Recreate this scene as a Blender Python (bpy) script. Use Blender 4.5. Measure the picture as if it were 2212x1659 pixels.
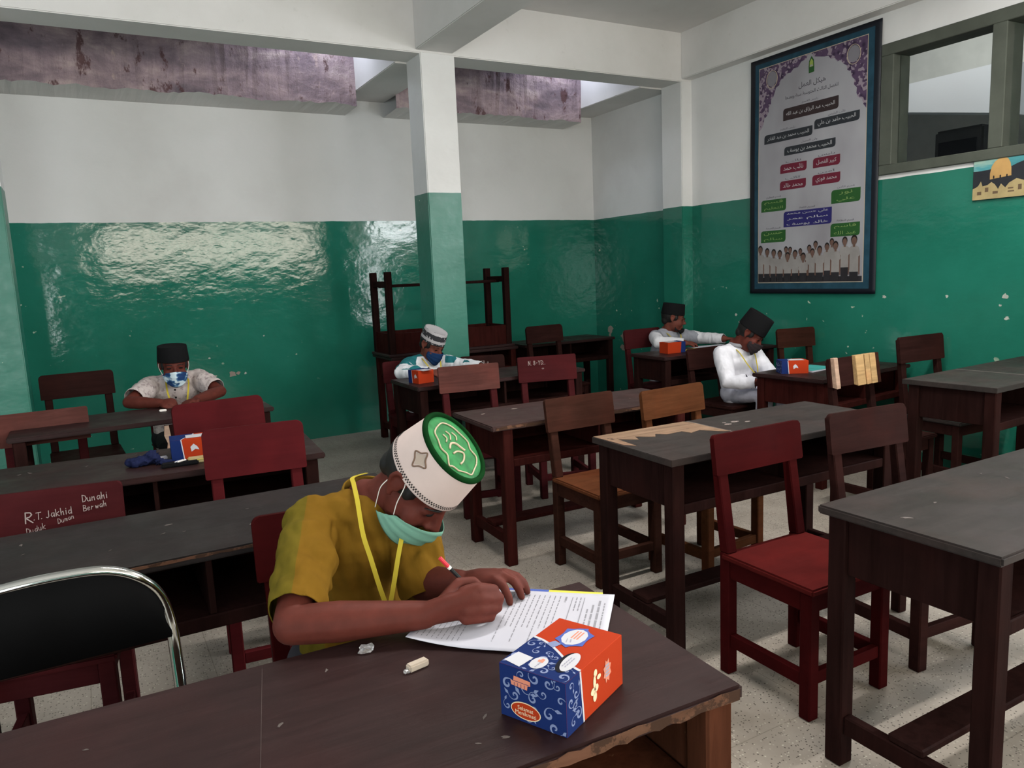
import bpy, bmesh, math, random
from mathutils import Vector, Matrix
random.seed(7)
S = bpy.context.scene
COL = S.collection
for o in list(bpy.data.objects):
    bpy.data.objects.remove(o)
rad = math.radians

# ------------------------------------------------------------------ camera
F_PX, IMG_W = 1631.355, 2212.0
CAM_H = 1.3927
pi_, ro_, ya_ = rad(-8.3978), rad(-2.4937), rad(-29.0859)
fw = Vector((-math.sin(ya_) * math.cos(pi_), math.cos(ya_) * math.cos(pi_), math.sin(pi_)))
rt = Vector((math.cos(ya_), math.sin(ya_), 0))
up = rt.cross(fw)
rt2 = math.cos(ro_) * rt + math.sin(ro_) * up
up2 = -math.sin(ro_) * rt + math.cos(ro_) * up
cd = bpy.data.cameras.new('camera')
cd.sensor_fit = 'HORIZONTAL'; cd.sensor_width = 36; cd.lens = F_PX / IMG_W * 36
cd.clip_start = 0.05
cam = bpy.data.objects.new('camera', cd); COL.objects.link(cam)
M = Matrix((rt2, up2, -fw)).transposed().to_4x4(); M.translation = (0, 0, CAM_H)
cam.matrix_world = M
S.camera = cam

# ------------------------------------------------------------------ world, lights, exposure
w = bpy.data.worlds.new('sky'); S.world = w; w.use_nodes = True
w.node_tree.nodes['Background'].inputs[0].default_value = (.75, .87, 1, 1)
w.node_tree.nodes['Background'].inputs[1].default_value = 1.0
S.view_settings.view_transform = 'Standard'; S.view_settings.look = 'None'
S.view_settings.gamma = 1; S.view_settings.use_curve_mapping = False
S.view_settings.exposure = -0.08

def area(name, loc, target, sx, sy, power, col):
    l = bpy.data.lights.new(name, 'AREA'); l.shape = 'RECTANGLE'; l.size = sx; l.size_y = sy
    l.energy = power; l.color = col
    o = bpy.data.objects.new(name, l); COL.objects.link(o); o.location = loc
    o.rotation_euler = (Vector(target) - Vector(loc)).to_track_quat('-Z', 'Y').to_euler()
    return o
# daylight through the doorway in the right-hand wall, beside the camera
area('daylight_doorway', (4.9, -0.2, 1.35), (3, -0.2, 1.35), 1.5, 2.0, 205, (.98, .98, 1))
# daylight through the door and the high windows of the wall behind the camera
area('daylight_front_door', (-1.3, -2.28, 1.25), (-1.3, 0, 1.25), 1.2, 1.6, 75, (.95, 1, .97))
area('daylight_front_window', (2.3, -2.28, 2.15), (2.3, 0, 1.9), 4.0, .7, 120, (1, .89, .73))
area('daylight_right_clerestory', (4.80, 0.8, 2.34), (3, 0.8, 2.2), 2.0, .6, 110, (.96, .98, 1))

# daylight through the windows of the left-hand wall
area('daylight_left_window', (-3.05, 1.2, 1.75), (0, 1.2, 1.6), 3.0, 1.1, 46, (.9, .96, 1))
LAMPS = [(1.2, 2.0), (3.3, 2.0)]; LAMP_W_POWER = 44

# ------------------------------------------------------------------ helpers
def lin(h):
    h = h.lstrip('#'); c = [int(h[i:i + 2], 16) / 255 for i in (0, 2, 4)]
    return tuple((x / 12.92 if x <= .04045 else ((x + .055) / 1.055) ** 2.4) for x in c) + (1,)
def C4(c): return lin(c) if isinstance(c, str) else (tuple(c) + (1,) if len(c) == 3 else tuple(c))

class NT:
    def __init__(s, name, rough=.6, spec=.4):
        s.m = bpy.data.materials.new(name); s.m.use_nodes = True
        s.t = s.m.node_tree; s.b = s.t.nodes['Principled BSDF']
        s.b.inputs['Roughness'].default_value = rough
        s.b.inputs['Specular IOR Level'].default_value = spec
        s._tc = None
    def n(s, typ, ins=None, out=0, **props):
        nd = s.t.nodes.new(typ)
        for k, v in props.items(): setattr(nd, k, v)
        for k, v in (ins or {}).items():
            sk = nd.inputs[k]
            if isinstance(v, bpy.types.NodeSocket): s.t.links.new(v, sk)
            else:
                if isinstance(v, str) and v.startswith('#'): v = lin(v)
                try: sk.default_value = v
                except Exception: sk.default_value = tuple(v) + (1,)
        return nd.outputs[out]
    def tc(s, kind='Object'):
        if s._tc is None: s._tc = s.t.nodes.new('ShaderNodeTexCoord')
        return s._tc.outputs[kind]
    def pos(s): return s.n('ShaderNodeNewGeometry', out=0)
    def map(s, vec, scale=(1, 1, 1), loc=(0, 0, 0), rot=(0, 0, 0)):
        return s.n('ShaderNodeMapping', {'Vector': vec, 'Scale': scale, 'Location': loc, 'Rotation': rot})
    def noise(s, vec, sc, det=4, rough=.55, dist=0, out=0):
        return s.n('ShaderNodeTexNoise', {'Vector': vec, 'Scale': sc, 'Detail': det, 'Roughness': rough, 'Distortion': dist}, out=out)
    def ramp(s, fac, stops, interp='LINEAR'):
        nd = s.t.nodes.new('ShaderNodeValToRGB'); s.t.links.new(fac, nd.inputs[0]); nd.color_ramp.interpolation = interp
        e = nd.color_ramp.elements
        while len(e) < len(stops): e.new(.5)
        for el, (p, c) in zip(e, stops):
            el.position = p; el.color = C4(c) if not isinstance(c, (int, float)) else (c, c, c, 1)
        return nd.outputs[0]
    def mix(s, fac, a, b, mode='MIX'):
        nd = s.t.nodes.new('ShaderNodeMix'); nd.data_type = 'RGBA'; nd.blend_type = mode
        for i, v in ((0, fac), (6, a), (7, b)):
            if isinstance(v, bpy.types.NodeSocket): s.t.links.new(v, nd.inputs[i])
            elif i == 0: nd.inputs[0].default_value = v
            else: nd.inputs[i].default_value = C4(v)
        return nd.outputs[2]
    def math(s, op, a, b=0.0, c=0.0):
        nd = s.t.nodes.new('ShaderNodeMath'); nd.operation = op
        for i, v in enumerate((a, b, c)):
            if isinstance(v, bpy.types.NodeSocket): s.t.links.new(v, nd.inputs[i])
            else: nd.inputs[i].default_value = v
        return nd.outputs[0]
    def sep(s, vec, ax): return s.n('ShaderNodeSeparateXYZ', {0: vec}, out=ax)
    def col(s, sock):
        if isinstance(sock, bpy.types.NodeSocket): s.t.links.new(sock, s.b.inputs['Base Color'])
        else: s.b.inputs['Base Color'].default_value = C4(sock)
        return s
    def rough(s, sock): s.t.links.new(sock, s.b.inputs['Roughness']); return s
    def bump(s, h, strength=.3, dist=.01):
        nd = s.t.nodes.new('ShaderNodeBump'); s.t.links.new(h, nd.inputs['Height'])
        nd.inputs['Strength'].default_value = strength; nd.inputs['Distance'].default_value = dist
        s.t.links.new(nd.outputs[0], s.b.inputs['Normal']); return s

def flat(name, c, rough=.7, spec=.12, var=.0, metallic=0):
    m = NT(name, rough, spec)
    if var:
        n = m.noise(m.tc(), 9, 5)
        a = C4(c); lo = tuple(x * (1 - var) for x in a[:3]); hi = tuple(min(1, x * (1 + var)) for x in a[:3])
        m.col(m.ramp(n, [(.3, lo), (.7, hi)]))
    else: m.col(c)
    m.b.inputs['Metallic'].default_value = metallic
    return m.m

def wood(name, c, dark=None, rough=.45, wear=None, wear_at=.72, grain_axis=0, grain=.35, bump=.15, spec=.012):
    m = NT(name, rough, spec)
    rnd = m.n('ShaderNodeObjectInfo', out=5)
    off = m.n('ShaderNodeCombineXYZ', {0: m.math('MULTIPLY', rnd, 37.0), 1: m.math('MULTIPLY', rnd, 11.0), 2: m.math('MULTIPLY', rnd, 23.0)})
    v = m.n('ShaderNodeVectorMath', {0: m.tc(), 1: off}, operation='ADD')
    sc = [14, 14, 14]; sc[grain_axis] = 1.2
    g = m.noise(m.map(v, sc), 3.0, 6, .65, .6)
    a = C4(c)
    dk = C4(dark) if dark else tuple(x * (1 - grain) for x in a[:3]) + (1,)
    lt = tuple(min(1, x * (1 + grain)) for x in a[:3]) + (1,)
    col = m.ramp(g, [(.3, dk), (.52, a), (.75, lt)])
    blot = m.noise(v, 3.1, 5, .6)
    col = m.mix(m.ramp(blot, [(.42, 0), (.7, .45)]), col, tuple(x * .5 for x in a[:3]))
    b2_ = m.noise(v, 5.3, 3, .5)
    col = m.mix(m.ramp(b2_, [(.5, 0), (.72, .4)]), col, (a[0] * 1.5, a[1] * 1.15, a[2] * 1.1))
    if wear:
        wn = m.noise(m.map(v, (1, 1.6, 1)), 9.0, 9, .72)
        col = m.mix(m.ramp(wn, [(wear_at, 0), (wear_at + .03, 1)]), col, wear)
    m.col(col)
    m.rough(m.ramp(m.noise(v, 6, 4), [(.3, max(.05, rough - .1)), (.7, min(1, rough + .15))]))
    m.bump(g, bump, .004)
    return m.m

def tag(o, label=None, cat=None, group=None, kind=None):
    if label: o['label'] = label
    if cat: o['category'] = cat
    if group: o['group'] = group
    if kind: o['kind'] = kind
    return o
def thing(name, label, cat, loc=(0, 0, 0), rz=0, group=None):
    o = bpy.data.objects.new(name, None); o.empty_display_size = .1; COL.objects.link(o)
    o.location = loc; o.rotation_euler = (0, 0, rz)
    return tag(o, label, cat, group)
def link(name, me, mat, parent=None, loc=(0, 0, 0), smooth=False):
    o = bpy.data.objects.new(name, me); COL.objects.link(o); o.location = loc
    if mat is not None and not me.materials:
        for mm in (mat if isinstance(mat, (list, tuple)) else [mat]): me.materials.append(mm)
    if parent is not None: o.parent = parent
    if smooth:
        for p in me.polygons: p.use_smooth = True
    return o
def bm_mesh(bm, name='m'):
    bmesh.ops.recalc_face_normals(bm, faces=bm.faces)
    me = bpy.data.meshes.new(name); bm.to_mesh(me); bm.free(); return me
def add_box(bm, x0, x1, y0, y1, z0, z1):
    v = [bm.verts.new((x, y, z)) for z in (z0, z1) for y in (y0, y1) for x in (x0, x1)]
    for f in ((0, 2, 3, 1), (4, 5, 7, 6), (0, 1, 5, 4), (2, 6, 7, 3), (0, 4, 6, 2), (1, 3, 7, 5)):
        bm.faces.new([v[i] for i in f])
    return v
_cache = {}
def bx(name, parent, mat, x0, x1, y0, y1, z0, z1, b=.004, seg=1):
    k = (round(x1 - x0, 4), round(y1 - y0, 4), round(z1 - z0, 4), b, seg, mat.name)
    if k not in _cache:
        bm = bmesh.new(); hx, hy, hz = (x1 - x0) / 2, (y1 - y0) / 2, (z1 - z0) / 2
        add_box(bm, -hx, hx, -hy, hy, -hz, hz)
        if b: bmesh.ops.bevel(bm, geom=list(bm.edges), offset=min(b, .45 * min(2 * hx, 2 * hy, 2 * hz)), segments=seg, affect='EDGES')
        _cache[k] = bm_mesh(bm, name); _cache[k].materials.append(mat)
    return link(name, _cache[k], None, parent, ((x0 + x1) / 2, (y0 + y1) / 2, (z0 + z1) / 2))
def hexa(name, parent, mat, bot, top, b=.004):
    """box between two quads (each 4 points, same winding)"""
    bm = bmesh.new(); a = [bm.verts.new(p) for p in bot]; c = [bm.verts.new(p) for p in top]
    bm.faces.new(a[::-1]); bm.faces.new(c)
    for i in range(4): bm.faces.new((a[i], a[(i + 1) % 4], c[(i + 1) % 4], c[i]))
    if b: bmesh.ops.bevel(bm, geom=list(bm.edges), offset=b, segments=1, affect='EDGES')
    return link(name, bm_mesh(bm, name), mat, parent)
def rrect(wd, ht, r, seg=5, rb=None):
    """rounded rectangle outline from (0,0) to (wd,ht); r top corner radius, rb bottom corner radius"""
    rb = .004 if rb is None else rb; pts = []
    for cx, cy, a0, q in ((wd - rb, rb, -90, rb), (wd - r, ht - r, 0, r), (r, ht - r, 90, r), (rb, rb, 180, rb)):
        for i in range(seg + 1):
            a = rad(a0 + 90 * i / seg); pts.append((cx + q * math.cos(a), cy + q * math.sin(a)))
    return pts
def prism(name, parent, mat, outline, thick, frame, b=.003, smooth=False):
    """extrude 2D outline; frame = (origin, xdir, ydir); thickness along xdir x ydir"""
    o, xd, yd = [Vector(q) for q in frame]; n = xd.cross(yd).normalized()
    bm = bmesh.new()
    A = [bm.verts.new(o + xd * x + yd * y) for x, y in outline]
    B = [bm.verts.new(o + xd * x + yd * y + n * thick) for x, y in outline]
    bm.faces.new(A[::-1]); bm.faces.new(B); k = len(A)
    for i in range(k): bm.faces.new((A[i], A[(i + 1) % k], B[(i + 1) % k], B[i]))
    if b:
        es = [e for f in bm.faces if len(f.verts) == k and k > 4 for e in f.edges] or list(bm.edges)
        bmesh.ops.bevel(bm, geom=list(set(es)), offset=b, segments=1, affect='EDGES')
    return link(name, bm_mesh(bm, name), mat, parent, smooth=smooth)
def tube_mesh(path, r, seg=8, closed=False, caps=True):
    bm = bmesh.new(); P = [Vector(p) for p in path]; n = len(P); rings = []
    rr = r if isinstance(r, (list, tuple)) else [r] * n
    ref = Vector((0, 0, 1))
    prev = None
    for i in range(n):
        t = ((P[(i + 1) % n] - P[i - 1]) if closed else (P[min(i + 1, n - 1)] - P[max(i - 1, 0)])).normalized()
        if prev is None:
            q = t.cross(ref)
            if q.length < .1: q = t.cross(Vector((1, 0, 0)))
        else: q = prev - t * prev.dot(t)
        q.normalize(); prev = q; s2 = t.cross(q)
        rings.append([bm.verts.new(P[i] + (q * math.cos(2 * math.pi * j / seg) + s2 * math.sin(2 * math.pi * j / seg)) * rr[i]) for j in range(seg)])
    for i in range(n if closed else n - 1):
        a, b = rings[i], rings[(i + 1) % n]
        for j in range(seg): bm.faces.new((a[j], a[(j + 1) % seg], b[(j + 1) % seg], b[j]))
    if caps and not closed: bm.faces.new(rings[0][::-1]); bm.faces.new(rings[-1])
    return bm_mesh(bm)
def ribbon(name, parent, mat, path, side, width, thick=.0012):
    """flat strap along path; side = vector (or list) giving the width direction"""
    bm = bmesh.new(); P = [Vector(p) for p in path]; n = len(P); rings = []
    for i in range(n):
        sd = Vector(side[i] if isinstance(side, list) else side)
        t = (P[min(i + 1, n - 1)] - P[max(i - 1, 0)]).normalized()
        sd = (sd - t * sd.dot(t)).normalized(); nn = t.cross(sd)
        rings.append([bm.verts.new(P[i] + sd * a * width / 2 + nn * c * thick / 2) for a, c in ((-1, -1), (1, -1), (1, 1), (-1, 1))])
    for i in range(n - 1):
        for j in range(4): bm.faces.new((rings[i][j], rings[i][(j + 1) % 4], rings[i + 1][(j + 1) % 4], rings[i + 1][j]))
    bm.faces.new(rings[0][::-1]); bm.faces.new(rings[-1])
    return link(name, bm_mesh(bm, name), mat, parent)
def catmull(P, sub=6, closed=False):
    P = [Vector(p) for p in P]; n = len(P); out = []
    for i in range(n if closed else n - 1):
        if closed: a, b, c, d = P[i - 1], P[i], P[(i + 1) % n], P[(i + 2) % n]
        else: a, b, c, d = P[max(i - 1, 0)], P[i], P[i + 1], P[min(i + 2, n - 1)]
        for k in range(sub):
            t = k / sub
            out.append(.5 * ((2 * b) + (c - a) * t + (2 * a - 5 * b + 4 * c - d) * t * t + (3 * b - a - 3 * c + d) * t ** 3))
    if not closed: out.append(P[-1])
    return out
# ------------------------------------------------------------------ setting materials
def paint(name, zline, r0=.05, r1=.13):
    m = NT(name, .7, .5)
    p = m.pos(); z = m.sep(p, 2)
    wob = m.noise(p, 6, 3); zz = m.math('ADD', z, m.math('MULTIPLY', m.math('SUBTRACT', wob, .5), .012))
    isw = m.math('GREATER_THAN', zz, zline)
    big = m.noise(p, 1.1, 5, .6); fine = m.noise(p, 17, 6, .7)
    white = m.ramp(big, [(.3, '#d3d2d2'), (.5, '#dcdcdc'), (.75, '#e2e1e2')])
    white = m.mix(m.ramp(fine, [(.66, 0), (.85, .25)]), white, '#a8a39a')
    g = m.ramp(big, [(.3, (.013, .128, .088)), (.55, (.017, .160, .112)), (.8, (.024, .19, .138))])
    chip = m.noise(m.map(p, (1, 1, 1.3)), 15, 3, .45)
    sparse = m.noise(p, 1.7, 2)
    ch = m.math('MULTIPLY', m.ramp(chip, [(.73, 0), (.745, 1)]), m.ramp(sparse, [(.48, 0), (.56, 1)]))
    g = m.mix(ch, g, '#a9b7a4')
    m.col(m.mix(isw, g, white))
    r = m.mix(isw, m.ramp(fine, [(.3, (r0, r0, r0)), (.7, (r1, r1, r1))]), (.85, .85, .85))
    m.rough(r)
    w1 = m.noise(m.map(p, (1, 1, 1.5)), 4.5, 3, .5); w2 = m.noise(m.map(p, (1, 1, 2.0)), 24, 4, .55)
    m.bump(m.math('ADD', w1, m.math('MULTIPLY', w2, .16)), .32, .012)
    return m.m
paint_wall = paint('wall_paint', 1.903)
paint_pillar = paint('pillar_paint', 1.99, .3, .42)
def plaster_mat():
    m = NT('plaster', .85, .25); p = m.pos()
    big = m.noise(p, 1.3, 5, .6); fine = m.noise(p, 14, 6, .7)
    c = m.ramp(big, [(.3, '#d3d1cf'), (.55, '#dddbda'), (.8, '#e3e1e1')])
    m.col(m.mix(m.ramp(fine, [(.62, 0), (.85, .3)]), c, '#a39e94')); m.bump(fine, .12, .006); return m.m
plaster = plaster_mat()
def rust_mat():
    m = NT('flaking_concrete', .9, .2); p = m.pos()
    big = m.noise(m.map(p, (1, 1, 2)), 2.4, 7, .65, .3); mid = m.noise(m.map(p, (1.6, 1, .8)), 6, 6, .7)
    c = m.ramp(big, [(.28, '#6a6068'), (.45, '#8d7c84'), (.56, '#a9959a'), (.7, '#cbb8b6')])
    c = m.mix(m.ramp(mid, [(.58, 0), (.64, .85)]), c, '#5a3c3c')
    c = m.mix(m.ramp(mid, [(.3, .8), (.36, 0)]), c, '#c2aba6')
    m.col(c); m.bump(m.math('ADD', big, mid), .8, .03); return m.m
rust = rust_mat()
def terrazzo():
    m = NT('terrazzo', .5, .35); p = m.pos()
    c = m.ramp(m.noise(p, 1.6, 6, .65), [(.3, '#7f776e'), (.5, '#90887f'), (.72, '#9f978e')])
    spk = m.n('ShaderNodeTexVoronoi', {'Vector': p, 'Scale': 125.0}, out=0)
    rn = m.n('ShaderNodeTexVoronoi', {'Vector': p, 'Scale': 125.0}, out=1)
    sel = m.math('GREATER_THAN', m.sep(rn, 0), .66)
    dot = m.math('MULTIPLY', m.math('LESS_THAN', spk, .33), sel)
    c = m.mix(m.math('MULTIPLY', dot, .85), c, '#38332d')
    sel2 = m.math('GREATER_THAN', m.sep(rn, 1), .88)
    c = m.mix(m.math('MULTIPLY', m.math('MULTIPLY', m.math('LESS_THAN', spk, .36), sel2), .5), c, '#c9c3b4')
    # tile joints every 40 cm
    def joint(ax):
        f = m.math('FRACT', m.math('MULTIPLY', m.math('ADD', m.sep(p, ax), 10.13), 2.5))
        return m.math('LESS_THAN', f, .008)
    c = m.mix(m.math('MULTIPLY', m.math('MAXIMUM', joint(0), joint(1)), .5), c, '#5d574d')
    scuff = m.noise(m.map(p, (3, 1, 1), rot=(0, 0, .5)), 6, 8, .75)
    c = m.mix(m.ramp(scuff, [(.62, 0), (.75, .45)]), c, '#57524b')
    m.col(c); m.rough(m.ramp(scuff, [(.3, .38), (.7, .6)])); return m.m
floor_mat = terrazzo()
grey_frame = flat('grey_green_window_paint', '#4e524b', .55, .1, .12)
glass = NT('window_glass', .04, .5); glass.b.inputs['Base Color'].default_value = (.93, .96, .95, 1)
glass.b.inputs['Transmission Weight'].default_value = 1.0; glass.b.inputs['IOR'].default_value = 1.0
glass.b.inputs['Roughness'].default_value = .05; glass = glass.m

# ------------------------------------------------------------------ the room
XR, YB, YF, XL = 4.77, 6.6457, -2.2, -3.0
def struct(name, bm, mat, parent=None):
    o = link(name, bm_mesh(bm, name), mat, parent)
    if parent is None: tag(o, kind='structure')
    return o
def grid_wall(name, mat, plane, lo, hi, thick, holes):
    """wall in plane 'x' or 'y'; lo/hi = (coord, z); holes = (a0,a1,z0,z1)"""
    A = sorted({lo[0], hi[0]} | {h[0] for h in holes} | {h[1] for h in holes})
    Z = sorted({lo[1], hi[1]} | {h[2] for h in holes} | {h[3] for h in holes})
    bm = bmesh.new()
    for i in range(len(A) - 1):
        for j in range(len(Z) - 1):
            a, z = (A[i] + A[i + 1]) / 2, (Z[j] + Z[j + 1]) / 2
            if any(h[0] < a < h[1] and h[2] < z < h[3] for h in holes): continue
            if plane[0] == 'x': add_box(bm, plane[1], plane[1] + thick, A[i], A[i + 1], Z[j], Z[j + 1])
            else: add_box(bm, A[i], A[i + 1], plane[1], plane[1] + thick, Z[j], Z[j + 1])
    return struct(name, bm, mat)
ZC = 3.34
bm = bmesh.new(); add_box(bm, XL - .2, XR + .2, YF - .2, YB + .2, -.1, 0); struct('floor', bm, floor_mat)
bm = bmesh.new(); add_box(bm, XL - .2, XR + .2, YF - .2, 5.419, ZC, ZC + .12); struct('ceiling', bm, plaster)
WIN = [(2.63, 3.247), (1.93, 2.547), (1.23, 1.847), (.53, 1.147), (-.17, .447)]
grid_wall('wall_right', paint_wall, ('x', XR), (YF - .2, 0), (YB + .2, ZC), .18,
          [(-.24, 3.336, 1.93, 2.765), (-1.0, .6 - .24 - .5, 0, 1.93)])
bm = bmesh.new(); add_box(bm, XL - .2, XR + .18, YB, YB + .2, 0, 3.7); struct('wall_back', bm, paint_wall)
grid_wall('wall_front', paint_wall, ('y', YF - .18), (XL - .2, 0), (XR + .18, ZC), .18,
          [(-1.95, -.65, 0, 2.1), (.2, 4.4, 1.75, 2.6)])
grid_wall('wall_left', paint_wall, ('x', XL - .2), (YF, 0), (YB, 3.7), .2, [(-.4, 2.8, 1.15, 2.35)])
# pillars and beams
def sbox(name, mat, *c, b=.006):
    bm = bmesh.new(); add_box(bm, *c)
    if b: bmesh.ops.bevel(bm, geom=list(bm.edges), offset=b, segments=2, affect='EDGES')
    return struct(name, bm, mat)
YP, YP2, ZB = 5.158, 5.419, 2.9455
sbox('pillar_middle', paint_pillar, 2.244, 2.512, YP, YP2, 0, ZB + .05)
sbox('pillar_right', paint_wall, 4.654, XR + .02, YP, YP2, 0, ZB + .05)
sbox('pillar_left', paint_pillar, -.605, -.335, YP, YP2, 0, ZB + .05)
sbox('beam_main', plaster, XL, XR, YP - .003, YP2, ZB, ZC + .02)
sbox('beam_crosswise', plaster, 2.21, 2.50, YF, YP, ZB + .02, ZC + .02)
sbox('beam_right', plaster, 4.654, XR + .02, YF, YP, ZB + .02, ZC + .02)
# recess behind the pillars: flaking edge beam, side beams, its own ceiling with skylight slots
grid_hole = [(1.55, 2.0, 5.9, 6.25), (3.85, 4.28, 5.9, 6.25)]
bm = bmesh.new()
xs = sorted({XL, XR + .18} | {h[0] for h in grid_hole} | {h[1] for h in grid_hole}); ys = [YP2, 5.9, 6.25, YB + .2]
for i in range(len(xs) - 1):
    for j in range(3):
        a, c = (xs[i] + xs[i + 1]) / 2, (ys[j] + ys[j + 1]) / 2
        if any(h[0] < a < h[1] and h[2] < c < h[3] for h in grid_hole): continue
        add_box(bm, xs[i], xs[i + 1], ys[j], ys[j + 1], 3.5, 3.6)
struct('ceiling_recess', bm, plaster)
def ragged_beam(name, x0, x1, seed):
    random.seed(seed); n = int((x1 - x0) / .035); bm = bmesh.new(); A = []; Bq = []; Cq = []
    y0 = 6.31; step = 0
    for i in range(n + 1):
        x = x0 + (x1 - x0) * i / n
        step = step * .8 + random.uniform(-.01, .01)
        A.append(bm.verts.new((x, y0 + random.uniform(-.006, .006), 2.82 + step)))
        Bq.append(bm.verts.new((x, y0 + random.uniform(-.01, .01), 3.16 + random.uniform(-.01, .01))))
        Cq.append(bm.verts.new((x, y0 + .02, 3.52)))
    D = [bm.verts.new((v.co.x, YB + .01, 2.805)) for v in A]
    for i in range(n):
        for a, b in ((D, A), (A, Bq), (Bq, Cq)): bm.faces.new((a[i], a[i + 1], b[i + 1], b[i]))
    o = struct(name, bm, [rust, plaster])
    for p in o.data.polygons:
        if p.center.z < 2.83 and abs(p.normal.z) > .5: p.material_index = 1
    return o
ragged_beam('beam_flaking', XL, 2.15, 3)
ragged_beam('beam_flaking', 2.5, 4.41, 5)
sbox('beam_recess_middle', plaster, 2.15, 2.52, YP2 - .01, YB + .01, ZB - .01, 3.55)
sbox('beam_recess_right', plaster, 4.41, XR + .02, YP2 - .01, YB + .01, ZB - .01, 3.55)
for i, h in enumerate(grid_hole):
    area('skylight', ((h[0] + h[1]) / 2, 6.07, 3.62), ((h[0] + h[1]) / 2 + .25, 6.07, 2.9), .4, .3, 7.5, (.8, .86, 1))
# right-hand clerestory window band: frame, mullions, panes
wf = thing('window_1', None, None); wf['kind'] = 'structure'; del_keys = [k for k in ('label', 'category') if k in wf.keys()]
X0, X1 = XR - .025, XR + .15
bx('window_sill', wf, grey_frame, X0, X1, -.24, 3.336, 1.93, 1.993)
bx('window_head', wf, grey_frame, X0, X1, -.24, 3.336, 2.69, 2.765)
ys = [3.336] + [v for a, b in WIN for v in (b, a)] + [-.24]
for i in range(0, len(ys), 2): bx('mullion', wf, grey_frame, X0, X1, ys[i + 1], ys[i], 1.993, 2.69)
for a, b in WIN: bx('pane', wf, glass, XR + .045, XR + .05, a, b, 1.993, 2.69, 0)
# the lit room behind that window
far_wall = flat('next_room_wall', '#bdbdb8', .9, .2, .06); dark_unit = flat('next_room_dark_box', '#3a3a3c', .6, .3, .1)
sbox('wall_next_room', far_wall, 8.6, 8.7, -3, 8, 0, 4.2, b=0)
sbox('ceiling_next_room', far_wall, XR + .18, 8.7, -3, 8, 3.75, 3.85, b=0)
sbox('beam_next_room', far_wall, 6.5, 6.9, 3.0, 7.9, 2.79, 3.75, b=0)
hexa('lit_ceiling_wedge', None, flat('next_room_lit_tone', '#e2e2e6', .9, .05), [(6.2, 3.3, 2.42), (6.5, 3.3, 2.42), (6.5, 5.2, 2.80), (6.2, 5.2, 2.80)], [(6.2, 3.3, 2.80), (6.5, 3.3, 2.80), (6.5, 5.2, 2.82), (6.2, 5.2, 2.82)], 0)['kind'] = 'structure'  # added wedge; its paler colour stands in for the lit part of the ceiling
ac = thing('wall_unit', 'dark boxy unit seen through the high window of the right wall', 'appliance', (6.6, 3.9, 2.19)); bx('casing', ac, dark_unit, 0, .25, -.20, .21, 0, .25, .02, 2); bx('grille', ac, flat('unit_grille', (.02, .02, .024), .7), -.006, 0, -.16, .17, .03, .15, .002)
sbox('ledge_next_room', far_wall, 6.55, 8.6, 3.0, 7.9, 2.1, 2.19, b=0)
sbox('wall_next_room_end', far_wall, XR + .18, 8.7, 8, 8.1, 0, 4.2, b=0)
sbox('floor_next_room', far_wall, XR + .18, 8.7, -3, 8, -.1, 0, b=0)
area('next_room_lamp', (5.5, 3.4, 3.6), (6.2, 4.2, 2.2), 1.2, .3, 13, (1, 1, .97))
# flakes where the green paint has come off the walls
FLAKE = flat('bare_plaster', (.30, .25, .22), .9, .05, .15); FLAKE_W = flat('pale_flake', (.40, .42, .38), .9, .05, .15)
def flakes(parent, spots, fn, seed):
    random.seed(seed)
    for a, z, r, mt in spots:
        n = 11; pts = []
        for k in range(n):
            q = 2 * math.pi * k / n; rr = r * random.uniform(.55, 1.1); pts.append((a + rr * math.cos(q), z + .8 * rr * math.sin(q)))
        bm = bmesh.new(); A_ = [bm.verts.new(fn(x, y, 0)) for x, y in pts]; B_ = [bm.verts.new(fn(x, y, .0012)) for x, y in pts]; bm.faces.new(B_)
        for k in range(n): bm.faces.new((A_[k], A_[(k + 1) % n], B_[(k + 1) % n], B_[k]))
        link('paint_flake', bm_mesh(bm, 'paint_flake'), mt, parent)
wb = bpy.data.objects['wall_back']; wr_ = bpy.data.objects['wall_right']
flakes(wb, [(1.016, .65, .035, FLAKE), (1.065, .655, .02, FLAKE), (.884, .648, .012, FLAKE_W), (1.121, .647, .013, FLAKE_W), (.85, .80, .01, FLAKE_W), (1.30, .95, .008, FLAKE_W), (2.9, .9, .01, FLAKE_W)], lambda x, z, o: Vector((x, YB - .0004 - o, z)), 3)
flakes(wr_, [(6.398, .756, .05, FLAKE), (6.41, .70, .03, FLAKE), (6.157, .70, .075, FLAKE), (6.19, .58, .05, FLAKE), (4.64, .96, .018, FLAKE_W), (4.60, .90, .012, FLAKE_W), (2.501, 1.126, .022, FLAKE_W), (2.482, .995, .016, FLAKE_W), (2.847, 1.124, .013, FLAKE_W), (3.282, 1.118, .016, FLAKE_W), (2.525, 1.071, .01, FLAKE_W)], lambda y, z, o: Vector((XR - .0004 - o, y, z)), 5)
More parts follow.
